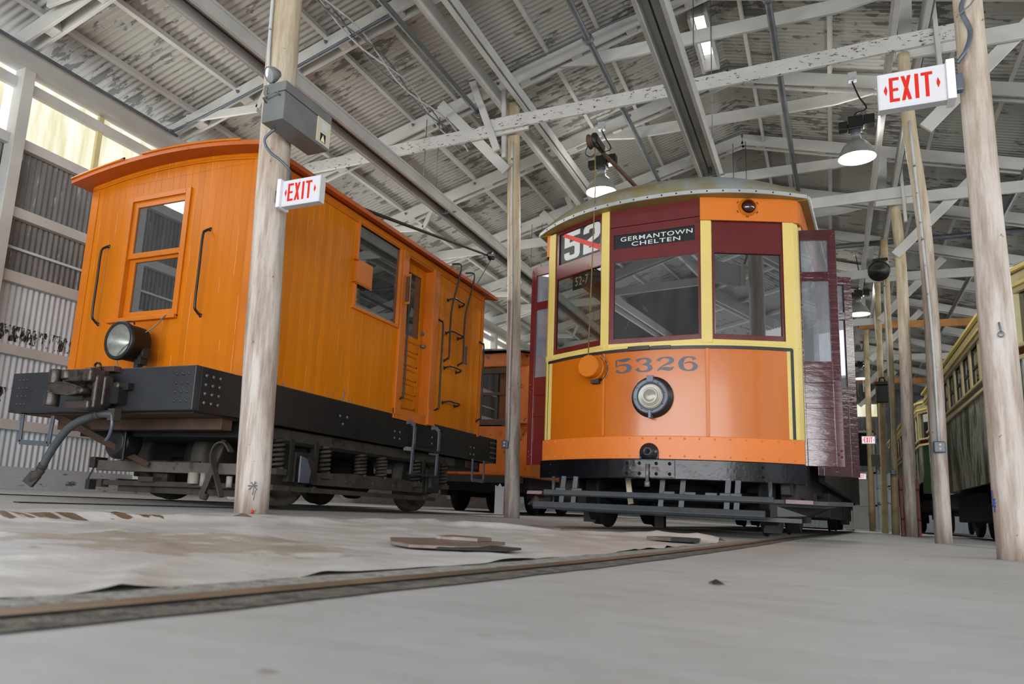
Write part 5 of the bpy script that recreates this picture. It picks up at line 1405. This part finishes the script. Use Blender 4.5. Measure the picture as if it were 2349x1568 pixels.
# doors
def door_leaf(p0, p1, z0, z1, mat):
    """hinged leaf from p0 (inner) to p1 (outer edge), seen from the front."""
    p0 = Vector((p0[0],p0[1],0)); p1 = Vector((p1[0],p1[1],0)); d = p1-p0; n = Vector((d.y,-d.x,0)).normalized()
    if n.y > 0: n = -n
    def slab(mb, a, b, za, zb, off, th):
        q = [p0+d*a+n*off, p0+d*b+n*off]; q2 = [x-n*th for x in q]
        mb.prism([(q[0].x,q[0].y,za),(q[1].x,q[1].y,za),(q2[1].x,q2[1].y,za),(q2[0].x,q2[0].y,za)], (0,0,zb-za))
    h = z1-z0
    m = MB()
    slab(m,0,0.14,z0,z1,0,0.04); slab(m,0.80,1.0,z0,z1,0,0.04)
    for a, b in ((0.955,1.0),(0.775,0.815),(0.34,0.43),(0.235,0.255),(0.0,0.11)): slab(m,0.14,0.80,z0+h*a,z0+h*b,0,0.04)
    dl = m.build('door_leaf', M[mat], T, 0.003)
    m = MB(); slab(m,0.14,0.80,z0+h*0.11,z0+h*0.235,-0.012,0.02); slab(m,0.14,0.80,z0+h*0.255,z0+h*0.34,-0.012,0.02); m.build('door_panel', M[mat], dl)
    m = MB(); slab(m,0.12,0.81,z0+h*0.43,z0+h*0.775,-0.018,0.004); m.build('pane', M['glass_dusty'], dl)
    m = MB(); slab(m,0.12,0.81,z0+h*0.815,z0+h*0.955,-0.018,0.004); m.build('pane', M['glass_dusty'], dl)
    m = MB()
    for q, zz in ((0.90,0.97),(0.94,0.98),(0.86,0.375),(0.93,0.36),(0.93,0.395),(0.86,0.05),(0.93,0.04),(0.93,0.065)):
        p = p0+d*q; m.dome((p.x,p.y,z0+h*zz),0.011,tuple(n),0.008,8,2)
    m.build('bolt', M['maroon'], dl)
    return dl
door_leaf((1.20,0.10),(1.535,0.20),0.645,2.825,'maroon_d')
door_leaf((1.22,1.56),(1.600,1.80),0.645,2.825,'maroon_d')
door_leaf((-1.20,0.18),(-1.545,0.29),0.62,2.825,'maroon')
# life guard and underbody
def plank(u0, u1, v, z0, z1, t, name='guard_board', mat='black_rail'):
    m = MB(); m.prism([(u0,v,z0),(u0,v-t*0.4,(z0+z1)/2-0.012),(u0,v,z1),(u0,v+t,z1),(u0,v+t,z0)], (u1-u0,0,0)); return m.build(name, M[mat], T, 0.003)
def mk(nm, c): M[nm] = paint(nm, c, 0.45, 0.15, 6, (150,150,150), 0.72, 30)
mk('guardpaint', (62,66,70))
plank(-1.03,1.02,-0.42,0.295,0.350,0.03,'guard_board','guardpaint'); plank(-1.10,0.96,-0.50,0.165,0.235,0.05,'guard_board','guardpaint')
m = MB(); m.bar((-0.9,-0.30,0.175),(1.22,-0.30,0.165),0.03,0.035); m.build('guard_bar', M['black_rail'], T)
m = MB()
for u in (-0.84,-0.72,0.10,0.28,0.66,0.74):
    m.bar((u,-0.38,0.48),(u-0.02,-0.40,0.20),0.012,0.045,(1,0,0))
for u in (-0.98,0.98): m.cyl((u,-0.30,0.25),(u,-0.30,0.48),0.018,n=8)
m.each('guard_hanger', M['guardpaint'], T, 0, 'island')
m = MB()
for u in (-0.86,-0.70,0.16,0.34,0.52,0.64,0.72): m.bar((u-0.05,-0.405,0.355),(u+0.05,-0.405,0.355),0.03,0.03)
m.each('hinge_bracket', M['guardpaint'], T, 0.005, 'island')
for s in (-1, 1):
    m = MB(); ua = 0.98*s; ub = (1.58 if s > 0 else 1.42)*s
    m.prism([(ua,-0.32,0.30),(ub-0.18*s,-0.10,0.30),(ub,0.30,0.31),(ub-0.05*s,0.32,0.31),(ua,-0.10,0.30)], (0,0,0.035))
    st = m.build('step_board', M['guardpaint'], T, 0.003)
    m = MB(); m.prism([(ua,-0.33,0.18),(ua+0.30*s,-0.24,0.20),(ub-0.12*s,0.0,0.295),(ua,-0.33,0.295)], (0,0.02,0)); m.build('step_bracket', M['black_rail'], st)
    m = MB(); m.prism([(1.10*s,-0.29,0.337),(1.30*s,-0.20,0.337),(1.30*s,-0.215,0.305),(1.10*s,-0.305,0.305)],(0,0.012,0)); m.build('step_edge', M['pinkedge'], st)
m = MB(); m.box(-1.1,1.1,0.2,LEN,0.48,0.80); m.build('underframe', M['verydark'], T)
m = MB(); m.box(-1.15,-0.95,0.25,0.9,0.25,0.5); m.box(0.6,1.1,0.9,1.6,0.22,0.5); m.box(-0.6,0.3,5.4,6.8,0.2,0.5); m.box(-1.15,-0.7,4.6,6.2,0.25,0.55); m.box(0.8,1.18,3.8,6.4,0.22,0.55); m.each('equipment_box', M['dark'], T, 0.02)
m = MB(); m.bar((-0.32,-0.05,0.50),(-0.28,-0.08,0.25),0.05,0.02,(0,1,0)); m.build('paper_tag', M['block'], T)
for vy in (0.36, 2.16, 8.6, 10.4):
    for u in (-0.72, 0.93):
        s = -1 if u < 0 else 1
        m = MB(); m.lathe([(0.0,0.02),(0.10,0.04),(0.26,0.0),(0.31,0.05),(0.33,0.05),(0.335,-0.06),(0.36,-0.065),(0.355,-0.09),(0.28,-0.09),(0.0,-0.06)], (u,vy,0.372), (s,0,0), 32); m.build('wheel', M['verydark'], T)
    m = MB(); m.cyl((-0.72,vy,0.345),(0.93,vy,0.345),0.06,n=10); m.lathe([(0.0,-0.25),(0.22,-0.25),(0.22,0.35),(0.0,0.35)], (0,vy+0.3,0.40),(1,0,0),16); m.build('axle', M['verydark'], T)
for vy in (1.26, 9.5):
    for u in (-0.86, 1.07):
        m = MB(); m.box(u-0.04,u+0.04,vy-1.3,vy+1.3,0.38,0.50); m.box(u-0.07,u+0.07,vy-1.05,vy-0.75,0.22,0.48); m.box(u-0.07,u+0.07,vy+0.75,vy+1.05,0.22,0.48); m.box(u-0.07,u+0.07,vy-0.25,vy+0.25,0.15,0.38); m.build('truck_frame', M['dark'], T, 0.01)
m = MB(); m.box(-0.85,-0.72,0.2,0.3,0.06,0.35); m.box(0.86,1.0,0.15,0.25,0.05,0.35); m.box(-0.40,-0.30,1.2,1.3,0.03,0.3); m.each('brake_shoe', M['dark'], T)
# trolley pole tied down over the front hood, with its rope
ca, sa = math.cos(math.radians(-3.5)), math.sin(math.radians(-3.5))
def loc(x, y, z):
    dx, dy = x+1.418, y-7.315
    return (dx*ca+dy*sa, -dx*sa+dy*ca, z)
m = MB(); m.tube([loc(-2.02,7.0,3.83), loc(-1.30,11.4,3.66)], [0.020,0.030], 10); tp = m.build('trolley_pole', M['brownwood'], T)
c = loc(-2.035,6.9,3.835)
m = MB(); m.lathe([(0.03,-0.025),(0.078,-0.03),(0.062,-0.008),(0.062,0.008),(0.078,0.03),(0.03,0.025)], c, (1,-0.15,0), 22); m.build('trolley_wheel', M['brownwood'], tp)
m = MB(); m.lathe([(0.0,0.036),(0.075,0.034),(0.075,0.05),(0.0,0.052)], c, (1,-0.15,0), 18); m.bar((c[0]+0.05,c[1]-0.03,c[2]),(c[0]+0.06,c[1]+0.18,c[2]-0.02),0.03,0.07); m.build('harp', M['black_rail'], tp)
m = MB(); m.box(-0.25,0.25,3.6,4.6,3.47,3.56); m.cyl((0,4.1,3.5),(0,4.1,3.72),0.09,n=12); m.build('pole_base', M['dark'], tp)
b = (-0.60, fy(-0.6)-0.10, 1.57)
m = MB(); m.tube([(c[0]+0.03,c[1],c[2]-0.07),(c[0]+0.045,c[1]-0.012,3.35),b], 0.006, 6); m.build('pole_rope', M['rope'], tp)
m = MB(); m.tube(smooth_path([(c[0]-0.03,c[1]-0.02,c[2]-0.03),(c[0]-0.07,c[1],c[2]-0.12),(c[0]-0.01,c[1],c[2]-0.17),(c[0]+0.03,c[1],c[2]-0.14)],5),0.006,5); m.build('wire', M['black_rail'], tp)
# ------------------------------------------------------------------ orange car standing behind the work car
B = root('worn_streetcar', (-6.1,13.0,0), 'worn orange streetcar with torn canvas roof behind the work car', 'streetcar')
x0, x1, yf = -7.25, -4.97, 13.0
def pts_front(z, e=0.0):
    return [(x0-e,yf+0.25,z),(x0+0.18,yf+0.02-e,z),(x0+0.5,yf-e,z),(x1-0.5,yf-e,z),(x1-0.18,yf+0.02-e,z),(x1+e,yf+0.22,z),(x1+e,yf+9,z),(x0-e,yf+9,z)]
m = MB(); m.prism(pts_front(0.72), (0,0,0.98)); m.build('lower_body', M['worn_orange'], B, 0.03)
m = MB(); m.prism(pts_front(2.78), (0,0,0.27)); m.build('letter_board', M['worn_orange'], B, 0.02)
m = MB()
for a in ((x0,x0+0.28),(x1-0.30,x1),(-6.62,-6.5),(-5.42,-5.26)): m.box(a[0],a[1],yf+0.03,yf+0.14,1.70,2.78)
for i in range(9): m.box(x1-0.06,x1,yf+0.25+i*1.0,yf+0.45+i*1.0,1.70,2.78)
m.each('window_post', M['worn_orange'], B, 0.01, 'island')
m = MB(); m.box(-6.5,-5.4,yf+0.0,yf+0.08,1.64,1.78); m.box(-6.5,-5.4,yf+0.05,yf+0.10,2.24,2.30); m.box(-6.5,-5.42,yf+0.04,yf+0.10,2.66,2.80); w = m.build('front_window_frame', M['brownwood'], B, 0.005)
m = MB(); m.box(-6.5,-5.42,yf+0.07,yf+0.075,1.78,2.68); m.box(-7.0,-6.62,yf+0.07,yf+0.075,1.75,2.75); m.box(x1-0.03,x1-0.02,yf+0.4,yf+9,1.72,2.78); m.build('pane', M['glass_dark'], w)
m = MB(); m.box(x0+0.1,x1-0.1,yf+1.2,yf+1.25,0.8,3.0); m.build('bulkhead', M['verydark'], B)
m = MB(); n = 14
def barch(a, b):
    u = -1.22+2.44*a; s = b
    return (-6.11+u, yf-0.12+b*9.2, 3.05+0.20*(1-(abs(u)/1.22)**2.2)**0.6*min(1,0.25+b*12))
m.sheet(barch,0,1,0,1,24,24); r = m.build('roof', M['canvas'], B); md = r.modifiers.new('solid','SOLIDIFY'); md.thickness = 0.03
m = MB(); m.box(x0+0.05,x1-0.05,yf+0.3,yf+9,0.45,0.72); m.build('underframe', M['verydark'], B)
m = MB(); m.bar((x0+0.1,yf-0.03,0.66),(x1-0.05,yf-0.03,0.66),0.1,0.12); m.build('bumper', M['dark'], B)
for yy in (14.4, 16.2, 19.4):
    for xx in (-6.9,-5.3):
        m = MB(); m.lathe([(0.0,0.05),(0.33,0.05),(0.40,0.0),(0.40,-0.08),(0.0,-0.08)], (xx,yy,0.44), (1,0,0), 28); m.build('wheel', M['verydark'], B)
m = MB(); m.box(-5.25,-5.1,13.8,16.8,0.35,0.5); m.box(-7.1,-6.95,13.8,16.8,0.35,0.5); m.each('truck_frame', M['dark'], B)
t = root('standing_board', (-5.2,12.2,0), 'pale upright board standing on the floor between the work car and the worn orange car', 'board')
m = MB(); m.prism([(-5.22,12.2,0.02),(-5.06,12.2,0.02),(-5.06,12.2,0.52),(-5.10,12.2,0.50),(-5.14,12.2,0.56),(-5.18,12.2,0.50),(-5.22,12.2,0.53)], (0,0.03,0)); m.build('board', M['white_edge'], t)

# ------------------------------------------------------------------ green and cream cars on the right track
def green_car(y0, y1, lab, near):
    G = root('green_streetcar', (3.4,y0,0), lab, 'streetcar', 'green and cream cars on the right track')
    xa, xb = 2.12, 4.7
    m = MB()
    out = [(xa,y0+0.7),(xa+0.18,y0+0.18),(xa+0.6,y0),(xb-0.6,y0),(xb-0.18,y0+0.18),(xb,y0+0.7)]
    # front dash and belt round the end
    def ring(z0, z1, mat, nm, e=0.0, t=0.05):
        mb = MB(); P = [(xa-e,y1,0)]+[(p[0]-e if p[0] < 3.4 else p[0]+e, p[1]-e,0) for p in out]+[(xb+e,y1,0)]
        for a, b in zip(P[:-1], P[1:]): mb.bar((a[0],a[1],(z0+z1)/2),(b[0],b[1],(z0+z1)/2),t,z1-z0)
        return mb.build(nm, M[mat], G, 0.004)
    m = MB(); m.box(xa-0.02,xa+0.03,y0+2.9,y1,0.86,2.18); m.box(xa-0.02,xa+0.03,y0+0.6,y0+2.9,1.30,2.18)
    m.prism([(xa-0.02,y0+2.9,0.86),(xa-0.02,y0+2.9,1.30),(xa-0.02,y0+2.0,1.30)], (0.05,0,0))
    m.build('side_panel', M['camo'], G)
    m = MB(); 
    for a, b in zip(out[:-1], out[1:]): m.bar((a[0],a[1],1.6),(b[0],b[1],1.6),0.05,1.2)
    m.build('end_panel', M['green'], G)
    ring(2.18,2.23,'cream2','belt_moulding',0.03); ring(2.23,2.33,'maroon','belt_panel',0.0); ring(2.33,2.37,'cream2','window_sill',0.03)
    m = MB()
    yy = y0+0.7
    while yy < y1:
        m.box(xa-0.025,xa+0.05,yy,yy+0.14,2.35,3.02); yy += 0.86
    m.each('window_post', M['cream2'], G, 0, 'island')
    m = MB(); yy = y0+0.84
    while yy < y1-0.4:
        for a in ((yy,yy+0.03),(yy+0.69,yy+0.72)): m.box(xa+0.0,xa+0.03,a[0],a[1],2.37,3.0)
        m.box(xa+0.0,xa+0.03,yy,yy+0.72,2.66,2.70); yy += 0.86
    w = m.build('window_sash', M['black'], G)
    m = MB(); m.box(xa+0.015,xa+0.02,y0+0.7,y1,2.37,3.0); m.build('pane', M['glass_dark'], w)
    m = MB(); m.box(xa+0.5,xa+0.55,y0+0.8,y1,0.9,3.2); m.build('interior', M['curtain'], G)
    ring(2.99,3.23,'cream2','letter_board',0.03); ring(3.05,3.09,'cream','moulding',0.06); ring(3.22,3.27,'cream','gutter',0.09)
    for p, q in zip(out[:-1], out[1:]):
        mm = MB(); mm.bar((p[0],p[1],2.70),(p[0],p[1],2.701),0.01,0.01)
    m = MB()
    for p in out: m.box(p[0]-0.06,p[0]+0.06,p[1]-0.03,p[1]+0.06,2.35,3.02)
    m.each('end_post', M['cream2'], G, 0.01, 'island')
    m = MB()
    for a, b in zip(out[:-1], out[1:]): m.bar((a[0],a[1]+0.03,2.68),(b[0],b[1]+0.03,2.68),0.01,0.64)
    m.build('end_pane', M['glass_dark'], G)
    # roof: lower deck, clerestory and dome end
    def low(a, b):
        u = -1.40+2.80*a; s = b*(y1-y0+0.1)
        A = max(0,1-(abs(u)/1.40)**2.4)**0.5; q = min(1,s/1.1); Bq = math.sqrt(max(0,1-(1-q)**2))
        yb = y0-0.08+0.62*(abs(u)/1.4)**3
        return (3.41+u, yb+s, 3.27+0.30*A*Bq)
    m = MB(); m.sheet(lambda a, b: low(a, b*b), 0,1,0,1,30,40); m.build('roof', M['roofgrey'], G)
    m = MB(); m.box(2.62,4.2,y0+1.4,y1,3.4,3.78); cl = m.build('clerestory', M['maroon'], G)
    m = MB(); yy = y0+1.6
    while yy < y1-0.5: m.box(2.60,2.62,yy,yy+0.55,3.52,3.72); yy += 0.75
    m.build('clerestory_pane', M['glass_dark'], cl)
    def up(a, b):
        u = -0.9+1.8*a; s = b*(y1-y0-0.9); A = max(0,1-(abs(u)/0.9)**2.4)**0.5; q = min(1,s/0.8); Bq = math.sqrt(max(0,1-(1-q)**2))
        return (3.41+u, y0+1.0+0.3*(abs(u)/0.9)**3+s, 3.72+0.16*A*Bq)
    m = MB(); m.sheet(lambda a, b: up(a, b*b),0,1,0,1,20,30); m.build('upper_roof', M['roofgrey'], G)
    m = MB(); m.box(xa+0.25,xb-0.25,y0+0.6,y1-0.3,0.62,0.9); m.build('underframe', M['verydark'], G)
    for yy in (y0+1.6, y0+3.2, y1-3.4, y1-1.8):
        for xx in (2.75,4.3):
            m = MB(); m.lathe([(0.0,0.04),(0.30,0.04),(0.38,0.0),(0.38,-0.08),(0.0,-0.08)], (xx,yy,0.40), (1,0,0), 24); m.build('wheel', M['verydark'], G)
    for yc in (y0+2.4, y1-2.6):
        m = MB(); m.box(2.55,2.63,yc-1.4,yc+1.4,0.40,0.52); m.box(2.5,2.66,yc-0.2,yc+0.2,0.22,0.42); m.build('truck_frame', M['dark'], G, 0.01)
    m = MB(); m.box(xa+0.1,xa+0.5,y0+5.2,y0+7.5,0.3,0.8); m.build('equipment_box', M['verydark'], G, 0.02)
green_car(10.15, 20.6, 'green and cream streetcar with clerestory roof standing behind the whitewashed posts', True)
green_car(21.6, 33.0, 'second green and cream streetcar farther down the right track', False)
t = root('yellow_railcar', (-0.2,22.5,0), 'yellow-ended car standing far behind the streetcar', 'streetcar')
m = MB(); m.box(-1.9,0.35,22.5,30,0.7,1.7); m.build('body', M['brass'], t, 0.05)
m = MB(); m.box(-1.9,0.35,22.5,30,1.75,3.1); m.build('upper_body', M['curtain'], t, 0.05)
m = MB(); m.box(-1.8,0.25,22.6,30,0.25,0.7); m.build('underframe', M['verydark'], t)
# ------------------------------------------------------------------ camera
F_PX, PX, PY = 1734.525, 1055.743, 833.705
yaw, pitch, roll = -0.457692649, 0.184812932, 0.0488147572
cy_, sy_ = math.cos(yaw), math.sin(yaw)
r = Vector((cy_,-sy_,0)); f = Vector((sy_,cy_,0)); u = Vector((0,0,1))
c_, s_ = math.cos(pitch), math.sin(pitch)
f2 = f*c_+u*s_; u2 = u*c_-f*s_
c_, s_ = math.cos(roll), math.sin(roll)
r3 = r*c_+u2*s_; u3 = u2*c_-r*s_
cam = bpy.data.cameras.new('camera'); co = bpy.data.objects.new('camera', cam); COL.objects.link(co)
rot = Matrix((r3, u3, -f2)).transposed()
co.matrix_world = Matrix.Translation((0,0,0.16)) @ rot.to_4x4()
cam.sensor_fit = 'HORIZONTAL'; cam.sensor_width = 36.0
cam.lens = F_PX/2349*36
cam.shift_x = (1174.5-PX)/2349; cam.shift_y = (PY-784)/2349
cam.clip_start = 0.02; cam.clip_end = 200
cam.dof.use_dof = True; cam.dof.focus_distance = 7.6; cam.dof.aperture_fstop = 5.0
scene.camera = co

# ------------------------------------------------------------------ light: daylight through the open end, windows and lamps
w = bpy.data.worlds.new('sky'); scene.world = w; w.use_nodes = True
nt = w.node_tree; nt.nodes.clear()
bg = nt.nodes.new('ShaderNodeBackground'); ou = nt.nodes.new('ShaderNodeOutputWorld')
bg.inputs[0].default_value = (0.93,0.96,1.0,1); bg.inputs[1].default_value = 1.6
nt.links.new(bg.outputs[0], ou.inputs[0])
def area(name, loc, rot, sx, sy, e, col=(1,1,1)):
    d = bpy.data.lights.new(name, 'AREA'); d.shape = 'RECTANGLE'; d.size = sx; d.size_y = sy; d.energy = e; d.color = col
    o = bpy.data.objects.new(name, d); o.location = loc; o.rotation_euler = rot; COL.objects.link(o); return o
# daylight pouring in at the open front doors
area('door_daylight', (-0.5,-6.9,2.1), (math.radians(90),0,0), 16, 3.7, 1350, (0.94,0.97,1.0))
# daylight through the left windows
area('window_daylight', (-8.75,14.0,4.7), (0,math.radians(-80),0), 0.7, 26, 420, (1.0,0.99,0.94))
area('window_daylight', (8.3,16.0,3.9), (0,math.radians(80),0), 1.0, 26, 600, (1.0,0.99,0.96))
scene.view_settings.view_transform = 'Standard'
scene.view_settings.look = 'None'
scene.view_settings.exposure = 0.05
scene.cycles.max_bounces = 8
scene.cycles.diffuse_bounces = 4
scene.cycles.transparent_max_bounces = 16
scene.cycles.use_denoising = True
scene.cycles.sample_clamp_indirect = 6
